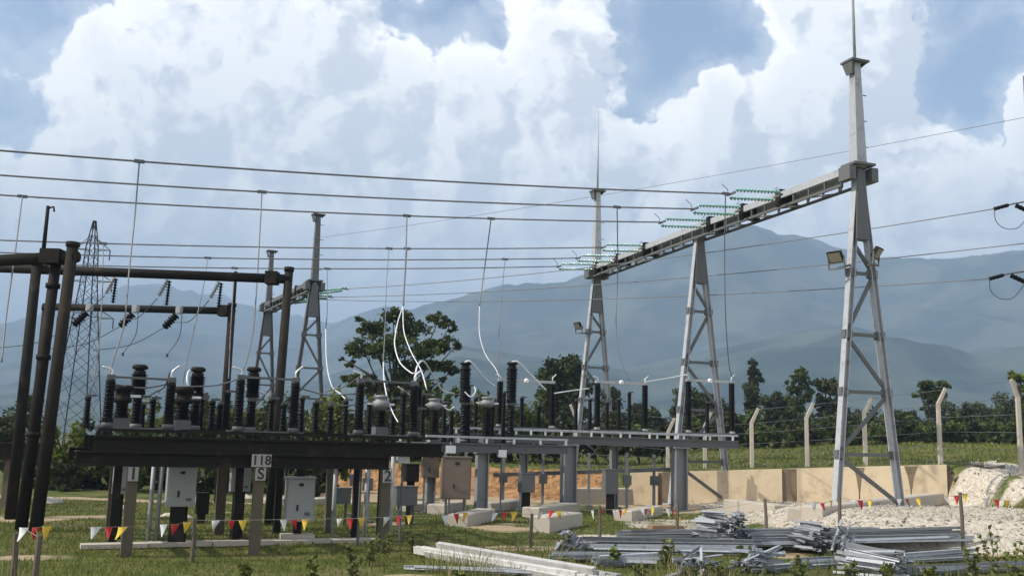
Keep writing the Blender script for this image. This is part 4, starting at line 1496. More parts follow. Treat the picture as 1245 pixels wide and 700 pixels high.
for i, (xa, ya, xb, yb2, r_) in enumerate(((1146, 604, 1196, 568, .075), (1160, 603, 1222, 570, .06))):
    a_, b_ = gnd(xa, ya), gnd(xb, yb2)
    o = MB().path(smooth_path([a_ + UP * r_, a_.lerp(b_, .5) + UP * (r_ + .12), b_ + UP * r_], 6), r_, 9).build('drain_pipe', post_c, None, True, origin=a_)
    tag(o, ['thicker weathered drain pipe on the bank beside the wall end', 'thinner weathered drain pipe running up the bank'][i], 'pipe')
lY = 31.0
root = thing('equipment_platform', (xat(4, lY, 0), lY, 0), 'end of another dark platform behind the tube posts at the picture edge', 'platform')
for t in (0, 1.6):
    MB().ibeam(Vector((xat(22, lY, 2), lY + t, zat(20, 548, lY))), Vector((-22, lY + t - 1, zat(20, 548, lY))), .2, .5).build('beam', dark_steel, root)
MB().beam(Vector((xat(8, lY, 1), lY + .1, -.1)), Vector((xat(8, lY, 1), lY + .1, zat(20, 548, lY) - .25)), .2, .2).build('post', post_c, root)
# ------------------------------------------------------------------ perimeter fence
fence = thing('perimeter_fence', (12, 43.5, 1.6), 'wire fence on cranked concrete posts above the retaining wall', 'fence')
fposts = [(700, 492, 560, -1), (812, 508, 572, 1), (857, 500, 566, 1), (914, 496, 568, 1), (981, 490, 566, 1), (1052, 483, 563, 1), (1143, 472, 560, 1), (1241, 462, 558, -1)]
tops = []
for px, yt, ybs, sgn in fposts:
    Y = 43.2 - .012 * (px - 860) * .9 if px < 1200 else 37.5
    x = xat(px, Y, 2.5)
    z0 = gz(x, Y) - .15
    zt = zat(px, yt, Y)
    zb = zt - .62
    p = Vector((x, Y, 0))
    w = .15
    m = MB().beam(p + UP * z0, p + UP * zb, w, w, w * .9, w * .9, up=Vector((0, 1, 0)))
    tip = p + Vector((.28 * sgn, -.12, 0)) + UP * zt
    m.beam(p + UP * (zb - .03), tip, w * .9, w * .88, w * .75, w * .75, up=Vector((0, 1, 0)))
    m.build('post', fence_c, fence)
    tops.append((p, z0, zb, tip))
tops.sort(key=lambda t: t[0].x)
for i in range(len(tops) - 1):
    a_, b_ = tops[i], tops[i + 1]
    for f in (.12, .34, .56, .78, .98):
        MB().tube(a_[0] + UP * (a_[1] + (a_[2] - a_[1]) * f), b_[0] + UP * (b_[1] + (b_[2] - b_[1]) * f), .008, .008, 4).build('wire', wire_m, fence)
    MB().tube(a_[3] - UP * .05, b_[3] - UP * .05, .008, .008, 4).build('wire', wire_m, fence)


# ------------------------------------------------------------------ bunting
stakes = [(14, 648, 712), (40, 650, 720), (233, 630, 684), (645, 624, 666), (729, 614, 658), (823, 612, 655), (931, 606, 640), (1021, 604, 646), (1171, 598, 668), (1262, 612, 676)]
SK = []
for i, (px, y0, y1) in enumerate(stakes):
    b_ = gnd(px, y1)
    if i == 6:
        b_.y = 26.4
        b_ = Vector((xat(px, 26.4, .6), 26.4, 0)); b_.z = gz(b_.x, b_.y)
    top = at(px, y0, b_.y)
    z1 = top.z
    m = MB().path([Vector((b_.x, b_.y, b_.z - .15)), Vector((b_.x + .01, b_.y, (b_.z + z1) / 2)), Vector((b_.x + (.02 if i % 2 else -.015), b_.y, z1))], [.05, .045, .04], 6)
    o = m.build('flag_stake', stake_m, None, origin=b_)
    tag(o, ['leaning wooden stake at the lower left corner', 'wooden stake right of the corner stake', 'thin wooden stake before the largest grey cabinet', 'wooden stake in grass before the wide steel column',
            'wooden stake left of the timber block', 'wooden stake at the mastless tower foot', 'stake behind the steel bundles before the cream wall', 'stake left of the nearest tower base', 'tallest stake on the white gravel', 'stake at the far right gravel edge'][i], 'stake', 'stakes of the flag line')
    SK.append((px, b_.y, Vector((b_.x, b_.y, z1))))
flags = [(28, 641, 'w'), (43, 641, 'r'), (57, 639, 'y'), (117, 640, 'w'), (132, 640, 'r'), (149, 640, 'y'), (198, 637, 'w'), (213, 637, 'r'), (228, 634, 'y'),
         (262, 632, 'w'), (281, 632, 'r'), (295, 632, 'y'), (345, 631, 'w'), (357, 631, 'r'), (371, 631, 'y'), (412, 630, 'w'), (426, 630, 'r'), (441, 629, 'y'),
         (471, 628, 'w'), (484, 627, 'r'), (497, 626, 'y'), (541, 626, 'w'), (555, 624, 'r'), (566, 623, 'y'), (602, 623, 'w'), (614, 622, 'r'), (625, 622, 'y'),
         (657, 622, 'w'), (670, 620, 'r'), (679, 621, 'y'), (719, 620, 'w'), (731, 619, 'r'), (748, 619, 'w'), (755, 619, 'r'), (761, 618, 'y'), (780, 618, 'w'), (787, 618, 'r'), (793, 617, 'y'),
         (812, 618, 'w'), (819, 618, 'r'), (826, 628, 'y'), (989, 611, 'w'), (999, 611, 'r'), (1012, 608, 'y'), (1036, 607, 'w'), (1046, 608, 'r'), (1057, 607, 'y'),
         (1093, 606, 'w'), (1104, 606, 'r'), (1117, 605, 'y'), (1151, 603, 'w'), (1163, 602, 'r'), (1174, 600, 'y'), (1199, 606, 'w'), (1212, 607, 'r'), (1225, 608, 'y')]
SKX = [s[0] for s in SK]; SKY = [s[1] for s in SK]
FM = {'w': white_cl, 'r': red_cl, 'y': yel_cl}


def flagY(px):
    return float(np.interp(px, SKX, SKY))


spanlab = ['short bit of bunting at the lower left corner', 'bunting of pennants beneath the first bay of near platform', 'long bunting of pennants from grey cabinet past the tan cabinet', 'bunting across the foot of the wide steel column',
           'bunting between the timber block and the concrete blocks', 'bare stretch of bunting cord behind the steel bundles', 'short bunting stretch left of the nearest tower', 'bunting across the base of the nearest tower', 'bunting over the white gravel at right']
for i in range(len(SK) - 1):
    x0, x1 = SK[i][0], SK[i + 1][0]
    fl = [f for f in flags if x0 <= f[0] < x1]
    root = thing('bunting', SK[i][2], spanlab[i], 'bunting', 'warning bunting round the yard')
    pts = [SK[i][2] - UP * .03] + [at(f[0], f[1], flagY(f[0])) for f in fl] + [SK[i + 1][2] - UP * .03]
    MB().path(pts, .0045, 4).build('cord', cord_m, root)
    for f in fl:
        Y = flagY(f[0])
        c = at(f[0], f[1], Y)
        k = 1.0 if f[0] < 700 else (.72 if f[0] < 900 else .92)
        w, h = .165 * k * rnd.uniform(.8, 1.08), .215 * rnd.uniform(.9, 1.1)
        yaw = rnd.uniform(-.5, .5) if f[0] < 700 else rnd.uniform(-.9, .9)
        u = Vector((math.cos(yaw), math.sin(yaw), 0)); n = Vector((-u.y, u.x, 0))
        curl, tw = rnd.uniform(-.13, .13), rnd.uniform(-.08, .08)
        vs, fs = [], []
        nr = 5
        for r_ in range(nr + 1):
            t = r_ / nr
            hw = w / 2 * (1 - t * .93)
            for s in (-1, 0, 1):
                for side in (0, .004):
                    vs.append(c + u * (s * hw + tw * t) + n * (curl * t * t + .03 * s * s * (1 - t) + side) - UP * h * t)
        for r_ in range(nr):
            for s in range(2):
                a_ = (r_ * 3 + s) * 2
                b_ = a_ + 2; c_ = a_ + 6; d_ = a_ + 8
                fs += [(a_, b_, d_, c_), (a_ + 1, c_ + 1, d_ + 1, b_ + 1)]
        MB().add(vs, fs).build('pennant', FM[f[2]], root, True)

# ------------------------------------------------------------------ far lattice pylon, left
pyY = 120.0
px0 = xat(98, pyY, 10)
pb = Vector((px0, pyY, gz(px0, pyY)))
root = thing('lattice_pylon', pb, 'distant dark lattice pylon between the tube posts and low beam', 'pylon')
zt = zat(105, 268, pyY)
prof_ = [(0, 2.5), (.30, 1.75), (.55, 1.15), (.72, .75), (.80, 1.0), (.88, .55), (1.0, .12)]


def pw(k):
    return float(np.interp(k, [p[0] for p in prof_ if p[0] not in (.80,)], [p[1] for p in prof_ if p[0] != .80]))


Hh = zt - pb.z
ks = [0, .12, .23, .33, .42, .50, .57, .64, .70, .76, .82, .88, .94, 1.0]
for sx in (-1, 1):
    for sy in (-1, 1):
        MB().path([pb + Vector((sx * pw(k), sy * pw(k), Hh * k)) for k in ks], .075, 5).build('leg', dark_steel, root)
for i in range(len(ks) - 1):
    k0, k1 = ks[i], ks[i + 1]
    m = MB()
    for (ax, ay) in ((1, 0), (0, 1)):
        for s in (-1, 1):
            for fl in (-1, 1):
                c0 = Vector((fl * pw(k0), s * pw(k0), 0)); c1 = Vector((-fl * pw(k1), s * pw(k1), 0))
                if ay:
                    c0 = Vector((c0.y, c0.x, 0)); c1 = Vector((c1.y, c1.x, 0))
                m.tube(pb + c0 + UP * Hh * k0, pb + c1 + UP * Hh * k1, .03, .03, 4)
    m.build('bracing', dark_steel, root)
for k, ln in ((.57, 3.4), (.73, 2.8), (.87, 2.2)):
    for s in (-1, 1):
        tip = pb + Vector((s * ln, .2 * s, Hh * k))
        m = MB()
        for sy in (-1, 1):
            m.tube(pb + Vector((s * pw(k), sy * pw(k), Hh * k)), tip, .06, .04, 4)
            m.tube(pb + Vector((s * pw(k + .05), sy * pw(k + .05), Hh * (k + .05))), tip, .05, .04, 4)
        m.build('crossarm', galv_d, root)
        MB().sheds(tip, tip - UP * 1.3, .04, .12, 6, 6).build('insulator', porcelain_b, root)


# ------------------------------------------------------------------ vegetation
def leaf_cloud(blobs, n, size, seed, flat=0.0, mat_=None, name='crown', sq=1.0):
    """leaf-sized folded quads spread through uneven clumps"""
    rg = np.random.default_rng(seed)
    vol = np.array([b[1] * b[1] * b[2] for b in blobs]) ** .75
    cnt = np.maximum(8, (n * vol / vol.sum())).astype(int)
    Vs, Ts = [], []
    for (c, rx, rz_), k in zip(blobs, cnt):
        sub = max(3, int(k / 38))
        sc = rg.normal(size=(sub, 3)); sc /= np.linalg.norm(sc, axis=1)[:, None]
        sc *= (rg.random((sub, 1)) ** .42)
        own = rg.integers(0, sub, k)
        p = sc[own] + rg.normal(scale=.17 * sq, size=(k, 3))
        P = np.array(c)[None] + p * np.array([rx, rx, rz_])[None]
        d1 = rg.normal(size=(k, 3)); d1[:, 2] *= (1 - flat); d1 /= np.linalg.norm(d1, axis=1)[:, None]
        d2 = rg.normal(size=(k, 3)); d2[:, 2] *= (1 - flat * .8); d2 -= d1 * (d1 * d2).sum(1)[:, None]; d2 /= np.linalg.norm(d2, axis=1)[:, None]
        s = size * rg.uniform(.6, 1.35, (k, 1))
        a = P - d1 * s; b = P + d2 * s * .55; cc = P + d1 * s; d = P - d2 * s * .55
        Vs.append(np.stack([a, b, cc, d], 1).reshape(-1, 3))
        base = rg.uniform(.55, 1.5, sub)[own][:, None] * rg.uniform(.8, 1.2, (k, 1))
        hue = np.concatenate([base * rg.uniform(.85, 1.3, (k, 1)), base, base * rg.uniform(.6, 1.2, (k, 1)), np.ones((k, 1))], 1)
        Ts.append(np.repeat(hue, 4, 0))
    V = np.concatenate(Vs); T = np.concatenate(Ts)
    F = np.arange(len(V)).reshape(-1, 4)
    return V, F, T


def tree(px, py_base, Y, blobs_px, label, n, leaf, mt, seed, cat='tree', name='tree', grp=None, trunk_r=.2, trunk_lean=0, sq=1.0, limbs=True):
    """blobs_px: (px, py, half width px, half height px, depth shift m)"""
    x = xat(px, Y, 2.5)
    z0 = gz(x, Y)
    base = Vector((x, Y, z0 - .1))
    root = thing(name, base, label, cat, grp)
    bl = []
    for bx, by, hw, hh, dz in blobs_px:
        c = at(bx, by, Y + dz)
        bl.append(((c.x, c.y, c.z), hw * Y / FPX, hh * Y / FPX))
    V, F, T = leaf_cloud(bl, n, leaf, seed, mat_=mt, sq=sq)
    V = V - np.array(base)[None]
    V[:, 2] = np.maximum(V[:, 2], .02)
    o = np_object('crown', V, F, mt, T)
    o.parent = root
    top = max(bl, key=lambda b: b[0][2])
    m = MB()
    cz = np.mean([b[0][2] for b in bl])
    cen = Vector((np.mean([b[0][0] for b in bl]), Y, 0))
    tt = Vector((top[0][0] * .5 + cen.x * .5, Y, top[0][2]))
    tp = [base, base.lerp(Vector((tt.x * .3 + base.x * .7, Y, 0)), .5) * 1, tt]
    tp[1] = Vector((base.x * .6 + tt.x * .4, Y, z0 + (tt.z - z0) * .5))
    m.path(smooth_path(tp, 5), [trunk_r * (1 - .085 * i) for i in range(11)], 7)
    if limbs:
        rr = random.Random(seed)
        for (c, rx, rz_) in bl:
            s = rr.uniform(.25, .7)
            st = tp[0].lerp(tp[2], s * .8)
            st.x = tp[1].x
            cc = Vector(c)
            if cc.z < st.z:
                st.z = max(z0 + .3, cc.z - .3)
            m.path([st, st.lerp(cc, .55) + UP * .1, cc + UP * rz_ * .3], [trunk_r * .42, trunk_r * .28, trunk_r * .1], 5)
    m.build('trunk', bark, root, True)
    return root


rb_ = random.Random(11)
tree(476, 545, 58, [(440, 425, 20, 12, 0), (452, 400, 20, 14, 1), (478, 386, 22, 12, 0), (470, 420, 26, 18, -1), (503, 400, 20, 16, 0), (535, 388, 17, 10, 0), (548, 396, 10, 7, 0), (540, 418, 20, 10, 1), (556, 420, 9, 4, 0),
                    (515, 425, 22, 14, -1), (530, 445, 26, 8, 0), (495, 448, 20, 12, 0), (436, 462, 22, 8, 0), (455, 470, 16, 14, 1), (505, 470, 22, 14, 0), (552, 450, 9, 5, 0), (424, 440, 10, 5, 0), (540, 462, 10, 4, 0), (480, 490, 30, 20, 0), (415, 436, 6, 3, 0), (440, 388, 9, 5, 0)],
     'open-crowned leafy tree standing behind the end of near platform', 17000, .11, leaf_mid, 3, trunk_r=.2, sq=.8)
tree(686, 545, 80, [(672, 455, 17, 18, 0), (692, 446, 18, 16, 0), (700, 470, 17, 22, 0), (668, 482, 15, 18, 0), (685, 470, 20, 26, 1), (690, 500, 24, 16, 0), (662, 505, 12, 12, 0)],
     'dense round dark tree left of the far masted tower', 9000, .18, leaf_dark, 5, trunk_r=.35)
tree(742, 545, 90, [(742, 484, 10, 14, 0), (744, 500, 13, 18, 0), (738, 512, 14, 14, 0)], 'narrow dark tree behind the far masted tower', 3600, .17, leaf_dark, 6)
tree(786, 548, 90, [(780, 502, 16, 12, 0), (792, 510, 14, 12, 0), (770, 515, 12, 10, 0)], 'low round tree right of the far masted tower', 3600, .17, leaf_dark, 7)
tree(835, 548, 95, [(832, 482, 13, 12, 0), (842, 492, 12, 16, 0), (830, 505, 13, 16, 0)], 'dark tree framed by left leg of the mastless tower', 3600, .17, leaf_dark, 8)
tree(866, 548, 95, [(862, 490, 14, 12, 0), (872, 500, 12, 16, 0), (858, 510, 12, 14, 0)], 'dark tree seen through the mastless tower', 3600, .17, leaf_dark, 9)
tree(915, 550, 95, [(915, 445, 7, 9, 0), (918, 460, 9, 9, 0), (913, 476, 10, 12, 0), (916, 495, 10, 14, 0), (909, 452, 4, 4, 0)], 'slender upright tree right of the mastless tower', 4200, .16, leaf_dark, 10, sq=.8)
tree(945, 550, 100, [(938, 487, 12, 10, 0), (950, 490, 12, 12, 0), (944, 505, 16, 14, 0)], 'bushy dark tree between the slender tree and the loose one', 3800, .17, leaf_dark, 11)
tree(968, 550, 95, [(972, 456, 12, 8, 0), (962, 470, 10, 9, 0), (978, 478, 10, 10, 0), (966, 492, 12, 12, 0), (980, 465, 7, 6, 0)], 'loose tall tree just left of the nearest tower', 3800, .16, leaf_mid, 12, sq=.8)
tree(1008, 550, 95, [(998, 468, 12, 9, 0), (1012, 472, 13, 10, 0), (1020, 486, 10, 10, 0), (1000, 488, 10, 9, 0), (1008, 502, 12, 12, 0)], 'spreading tree behind the left leg of the nearest tower', 4000, .17, leaf_dark, 13, sq=.85)
tree(1133, 552, 88, [(1126, 470, 12, 7, 0), (1142, 472, 11, 8, 0), (1118, 480, 9, 5, 0), (1136, 484, 13, 8, 0), (1122, 494, 6, 4, 0), (1135, 500, 9, 12, 0)], 'broad tree right of the nearest tower, behind a fence post', 4000, .16, leaf_mid, 14, sq=.8)
tree(1243, 552, 70, [(1236, 458, 9, 6, 0), (1250, 462, 12, 9, 0), (1246, 478, 10, 12, 0), (1256, 500, 14, 20, 0)], 'bright-green tree top at the right picture edge', 1500, .2, leaf_vivid, 15)
# the wood's edge along the field: each crown by itself
edge = [(1030, 494), (1060, 500), (1088, 498), (1108, 500), (1158, 490), (1176, 486), (1196, 488), (1214, 482), (1232, 486), (985, 505), (900, 512), (880, 508), (925, 512), (1268, 480), (1050, 512), (810, 515), (950, 515)]
for i, (px, yt) in enumerate(edge):
    Y = 100 + (i * 37 % 5) * 3
    hgt = 548 - yt
    bl = [(px + rb_.uniform(-7, 7), yt + hgt * f, rb_.uniform(11, 17), hgt * .24, rb_.uniform(-1, 1)) for f in (.18, .42, .42, .7, .85)]
    tree(px, 550, Y, bl, 'dark wood-edge tree beyond the field, ' + ['right beside the nearest tower', 'low one right of nearest tower', 'second right of the nearest tower', 'just left of the broad tree', 'right after the broad tree', 'second after the broad tree', 'third after the broad tree', 'tall one near right edge', 'last before the right edge',
         'left of the nearest tower base', 'left of slender tree', 'beside the mastless tower leg', 'right of slender tree', 'at the right picture edge', 'low one behind the nearest tower', 'between the two gantry towers', 'low one under the loose tall tree'][i], 2400, .19, leaf_dark, 40 + i, grp='trees of the wood edge', name='tree')


def bush(px, py_base, Y, w, h, label, n, leaf, mt, seed, grp='bushes behind the yard'):
    z = None
    bl = []
    rr = random.Random(seed)
    for k in range(6):
        bl.append((px + rr.uniform(-.7, .7) * w, py_base - h * rr.uniform(.2, .85), w * rr.uniform(.35, .6), h * rr.uniform(.18, .32), rr.uniform(-.8, .8)))
    return tree(px, py_base, Y, bl, label, n, leaf, mt, seed, 'bush', 'bush', grp, .07)


bushes = [(20, 600, 44, 48, 100, leaf_dark, 'dark bush behind the tube posts, at picture edge'), (78, 600, 42, 30, 95, leaf_vivid, 'yellow-green bush just right of the tube posts'), (100, 600, 46, 34, 60, leaf_mid, 'low dark bush under the platform corner'),
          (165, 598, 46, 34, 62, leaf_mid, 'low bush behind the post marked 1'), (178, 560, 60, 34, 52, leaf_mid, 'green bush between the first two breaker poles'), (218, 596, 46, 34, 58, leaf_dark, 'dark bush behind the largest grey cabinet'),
          (262, 560, 58, 26, 60, leaf_vivid, 'bright-green bush beside the short portal post'), (276, 598, 48, 30, 55, leaf_dark, 'dark bush behind the small grey cabinet'), (325, 555, 60, 34, 60, leaf_vivid, 'bright-green bush behind the tall tube post'),
          (335, 598, 50, 30, 56, leaf_dark, 'dark bush behind post 118'), (400, 560, 56, 36, 66, leaf_vivid, 'tall bright-green bush left of the leafy tree'), (390, 596, 50, 30, 50, leaf_mid, 'bush behind the broad grey cabinet'),
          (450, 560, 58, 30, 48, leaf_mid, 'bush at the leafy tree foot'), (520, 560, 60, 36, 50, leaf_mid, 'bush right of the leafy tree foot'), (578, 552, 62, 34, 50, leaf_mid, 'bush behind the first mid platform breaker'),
          (640, 552, 62, 34, 48, leaf_mid, 'bush behind the second mid platform breaker'), (700, 552, 64, 30, 38, leaf_vivid, 'bright-green bush behind the far masted tower'), (760, 552, 64, 34, 36, leaf_vivid, 'bright-green low bush between the right isolators'),
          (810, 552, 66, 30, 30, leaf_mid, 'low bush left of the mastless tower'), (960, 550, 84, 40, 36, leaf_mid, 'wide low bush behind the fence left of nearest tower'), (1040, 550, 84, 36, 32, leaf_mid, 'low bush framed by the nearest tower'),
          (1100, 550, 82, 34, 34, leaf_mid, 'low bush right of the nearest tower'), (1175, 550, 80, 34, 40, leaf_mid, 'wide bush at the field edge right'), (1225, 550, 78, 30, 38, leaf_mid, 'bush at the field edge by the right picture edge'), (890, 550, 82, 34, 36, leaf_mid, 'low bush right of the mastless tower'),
          (45, 600, 52, 40, 70, leaf_mid, 'bush seen between tube posts'), (10, 596, 60, 30, 100, leaf_dark, 'grey-green bush at the left picture edge'), (125, 590, 60, 36, 70, leaf_dark, 'dark bush behind the platform end')]
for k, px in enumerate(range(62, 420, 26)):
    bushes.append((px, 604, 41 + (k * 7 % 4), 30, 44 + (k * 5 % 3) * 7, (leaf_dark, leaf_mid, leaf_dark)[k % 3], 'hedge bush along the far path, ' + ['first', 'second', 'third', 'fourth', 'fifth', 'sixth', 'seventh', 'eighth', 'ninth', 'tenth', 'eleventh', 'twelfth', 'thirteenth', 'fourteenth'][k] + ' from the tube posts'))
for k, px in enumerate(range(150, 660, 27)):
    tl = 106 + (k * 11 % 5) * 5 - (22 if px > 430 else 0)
    bushes.append((px, 603 - (30 if px > 430 else 0), 50 + (k * 3 % 4), 32, tl, (leaf_mid, leaf_vivid, leaf_mid, leaf_dark)[k % 4], 'tall hedge bush behind the platforms, ' + ['first', 'second', 'third', 'fourth', 'fifth', 'sixth', 'seventh', 'eighth', 'ninth', 'tenth', 'eleventh', 'twelfth', 'thirteenth', 'fourteenth', 'fifteenth', 'sixteenth', 'seventeenth', 'eighteenth', 'nineteenth'][k] + ' counted from the tube posts'))
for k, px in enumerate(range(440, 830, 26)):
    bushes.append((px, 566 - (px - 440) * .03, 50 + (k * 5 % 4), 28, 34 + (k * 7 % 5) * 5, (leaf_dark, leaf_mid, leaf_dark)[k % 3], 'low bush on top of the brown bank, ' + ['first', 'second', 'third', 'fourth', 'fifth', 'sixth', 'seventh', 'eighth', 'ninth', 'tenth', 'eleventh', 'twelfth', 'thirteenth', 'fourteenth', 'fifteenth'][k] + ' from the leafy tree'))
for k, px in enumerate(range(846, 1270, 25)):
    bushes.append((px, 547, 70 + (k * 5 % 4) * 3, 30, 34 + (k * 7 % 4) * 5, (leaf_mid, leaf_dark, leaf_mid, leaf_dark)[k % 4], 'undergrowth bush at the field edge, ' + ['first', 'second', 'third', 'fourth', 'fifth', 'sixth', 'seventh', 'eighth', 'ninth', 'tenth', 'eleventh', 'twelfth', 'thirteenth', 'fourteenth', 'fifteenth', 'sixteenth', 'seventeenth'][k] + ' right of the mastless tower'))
for i, (px, pb_y, Y, w, h, mt, lb) in enumerate(bushes):
    bush(px, pb_y, Y, w, h, lb, 2300, .13 if Y < 70 else .17, mt, 100 + i)


def thing_stuff(name, V, F, T, mt, label):
    o = np_object(name, V, F, mt, T)
    return tag(o, label, name, kind='stuff')


# grass blades
rg = np.random.default_rng(5)


def scatter(n, y0, y1, pw_):
    """points of the yard in front of the camera, thinning with distance"""
    Y = y0 + (y1 - y0) * rg.random(n) ** pw_
    X = (rg.random(n) * 1.24 - .62) * Y
    return X, Y


def blades(n, y0, y1, pw_, hmin, hmax, wid, mt, name, label, test, bend=.5):
    X, Y = scatter(n, y0, y1, pw_)
    keep = np.array([test(x, y) for x, y in zip(X, Y)])
    X, Y = X[keep], Y[keep]
    Z = np.array([gz(x, y) for x, y in zip(X, Y)])
    k = len(X)
    pat = np.array([mnoise.noise(Vector((x * .5, y * .5, 2.2))) for x, y in zip(X, Y)])
    h = rg.uniform(hmin, hmax, k) * (1 + .7 * pat)
    a = rg.uniform(0, 2 * np.pi, k)
    w = wid * rg.uniform(.6, 1.4, k) * (Y / 18)
    lean = rg.uniform(.1, bend, k) * h
    la = rg.uniform(0, 2 * np.pi, k)
    P = np.stack([X, Y, Z - .01], 1)
    u = np.stack([np.cos(a), np.sin(a), np.zeros(k)], 1)
    L = np.stack([np.cos(la) * lean, np.sin(la) * lean, h], 1)
    M_ = np.stack([np.cos(la) * lean * .3, np.sin(la) * lean * .3, h * .55], 1)
    V = np.stack([P - u * w[:, None], P + u * w[:, None], P + M_ + u * w[:, None] * .7, P + L, P + M_ - u * w[:, None] * .7], 1).reshape(-1, 3)
    F = np.arange(k)[:, None] * 5
    quads = np.concatenate([F + np.array([[0, 1, 2, 4]]), ], 0)
    tris = F + np.array([[4, 2, 3]])
    Fall = np.concatenate([np.concatenate([F, F + 1, F + 2], 1), np.concatenate([F, F + 2, F + 4], 1), tris], 0)
    t = (1 + .55 * pat) * rg.uniform(.65, 1.35, k)
    yel = rg.random(k) ** 2
    T = np.stack([t * (.9 + .40 * yel), t * (.95 + .10 * yel), t * (.8 + .4 * yel), np.ones(k)], 1)
    return thing_stuff(name, V, Fall, np.repeat(T, 5, 0), mt, label)


def is_grass(x, y):
    g_, d_, k_ = masks(x, y)
    m = mnoise.noise(Vector((x * 1.1, y * 1.1, 3.1))) * .4
    return max(g_, d_, k_) + m < .40


blades(120000, 12.5, 36, 1.25, .035, .10, .008, grass_m, 'grass', 'short green and yellowing grass of the yard', is_grass)
blades(26000, 40, 80, 1.2, .05, .17, .014, grass_m, 'grass', 'rough grass on the raised field and bank top', lambda x, y: x > -14 and y > yb(x) + 1.0)


def weedy(x, y):
    a = mnoise.noise(Vector((x * .42 + 3, y * .5, 8.8)))
    return is_grass(x, y) and (y < 15.6 or (x > -1.5 and y < 23.5)) and a > -.06


blades(16000, 12.4, 24, 1.3, .12, .36, .009, weed_m, 'weeds', 'taller weeds in the near grass', weedy, .7)
blades(6500, 12.6, 21, 1.2, .2, .48, .005, dry_m, 'dry_stalks', 'dry seed stalks standing in near grass', lambda x, y: weedy(x, y) and x < 4, .5)


blades(9000, 30, 46, 1.0, .06, .26, .012, weed_m, 'weeds', 'green growth on the stony bank beside the wall end', lambda x, y: x > 15.8 and y < 44 and masks(x, y)[0] < .45, .7)


# broad-leaved weeds that can be told apart
def weed(px, py, Y, hpx, label, seed, n=60, mt=weed_m, leaf=.045):
    x = xat(px, Y, .3)
    b_ = Vector((x, Y, gz(x, Y) - .02))
    h = hpx * Y / FPX
    root = thing('weed_plant', b_, label, 'weed', 'tall weeds in front')
    rr = random.Random(seed)
    g2 = np.random.default_rng(seed)
    m = MB()
    bl = []
    for k in range(4):
        tip = b_ + Vector((rr.uniform(-.28, .28) * h, rr.uniform(-.2, .2) * h, h * rr.uniform(.65, 1.0)))
        m.path(smooth_path([b_ + Vector((rr.uniform(-.05, .05), 0, 0)), b_.lerp(tip, .5) + Vector((rr.uniform(-.03, .03), 0, .03)), tip], 4), .007, 4)
        for f in (.3, .5, .7, .85, 1.0):
            c = b_.lerp(tip, f)
            bl.append((tuple(c), .07 + .05 * (1 - f), .06))
    m.build('stem', weed_m_stem, root)
    V, F, T = leaf_cloud(bl, n, leaf, seed, .3)
    V = V - np.array(b_)[None]
    o = np_object('leaves', V, F, mt, T)
    o.parent = root


weed_m_stem = mat('weed_stem', (.12, .13, .05), .8)
weeds = [(748, 655, 20.0, 26, 'bushy weed beside the left end of long steel'), (812, 660, 20.4, 30, 'tall weed before the middle of long steel'), (870, 690, 18.4, 24, 'low weed before the tangled bundle'), (905, 640, 21.0, 30, 'thin weed in front of the ribbed bundle'),
         (976, 690, 18.2, 34, 'weed left of the crossed bundle'), (1035, 690, 17.6, 32, 'weed just before the crossed bundle'), (1075, 690, 17.8, 30, 'weed right of the crossed bundle'), (1185, 690, 18.8, 46, 'weed before the gravel near right edge'),
         (1212, 680, 19.5, 66, 'tallest leafy weed on the gravel at right'), (1232, 690, 18.4, 60, 'leafy weed at the lower right corner'), (450, 680, 19.0, 40, 'seedy weed below the sign 2 post'), (430, 700, 17.2, 44, 'weed at the bottom, left of centre'),
         (380, 700, 16.8, 36, 'weed at bottom below the broad grey cabinet'), (470, 668, 20.4, 34, 'dark weed tangle beside the post marked 2'), (505, 662, 21.5, 26, 'weed tangle right of the post marked 2'), (300, 700, 16.6, 26, 'low weed at bottom below post 118'),
         (690, 690, 18.0, 24, 'weed beside the white slabs'), (930, 700, 17.4, 24, 'weed at the bottom among steel bundles'), (1130, 690, 18.6, 22, 'weed on the lowest steel bundle'), (780, 700, 17.4, 26, 'weed at bottom right of the white slabs'), (845, 705, 17.0, 30, 'weed below the tangled bundle'), (560, 705, 16.8, 20, 'weed below the white slabs')]
for i, (px, py, Y, hp, lb) in enumerate(weeds):
    weed(px, py, Y, hp, lb, 300 + i, 170, weed_m if i % 3 else leaf_vivid, .05)


# pebbles on the gravel
def stones(n, test, smin, smax, mt, label):
    Vs, Ts = [], []
    k = 0
    octa = np.array([(1, 0, 0), (0, 1, 0), (-1, 0, 0), (0, -1, 0), (0, 0, .8), (0, 0, -.5)])
    while k < n:
        Y = rg.uniform(24, 42); X = rg.uniform(1, 27)
        if not test(X, Y) or abs(X / Y) > .66:
            continue
        s = rg.uniform(smin, smax) * (rg.random() ** 2 * 2 + .6)
        o = octa * s * rg.uniform(.6, 1.3, (6, 3))
        a = rg.uniform(0, 6.28)
        o = o @ np.array([[math.cos(a), -math.sin(a), 0], [math.sin(a), math.cos(a), 0], [0, 0, 1]])
        Vs.append(o + np.array([X, Y, gz(X, Y) + s * .2]))
        t = rg.uniform(.6, 1.25)
        Ts.append(np.tile([t, t * rg.uniform(.95, 1.0), t * rg.uniform(.85, 1.0), 1], (6, 1)))
        k += 1
    V = np.concatenate(Vs); T = np.concatenate(Ts)
    f = np.array([(0, 1, 4), (1, 2, 4), (2, 3, 4), (3, 0, 4), (1, 0, 5), (2, 1, 5), (3, 2, 5), (0, 3, 5)])
    F = (np.arange(n)[:, None, None] * 6 + f[None]).reshape(-1, 3)
    return thing_stuff('gravel', V, F, T, mt, label)


stones(14000, lambda x, y: masks(x, y)[0] > .4, .008, .026, stone_m, 'pale loose gravel and stones on the raised ground')

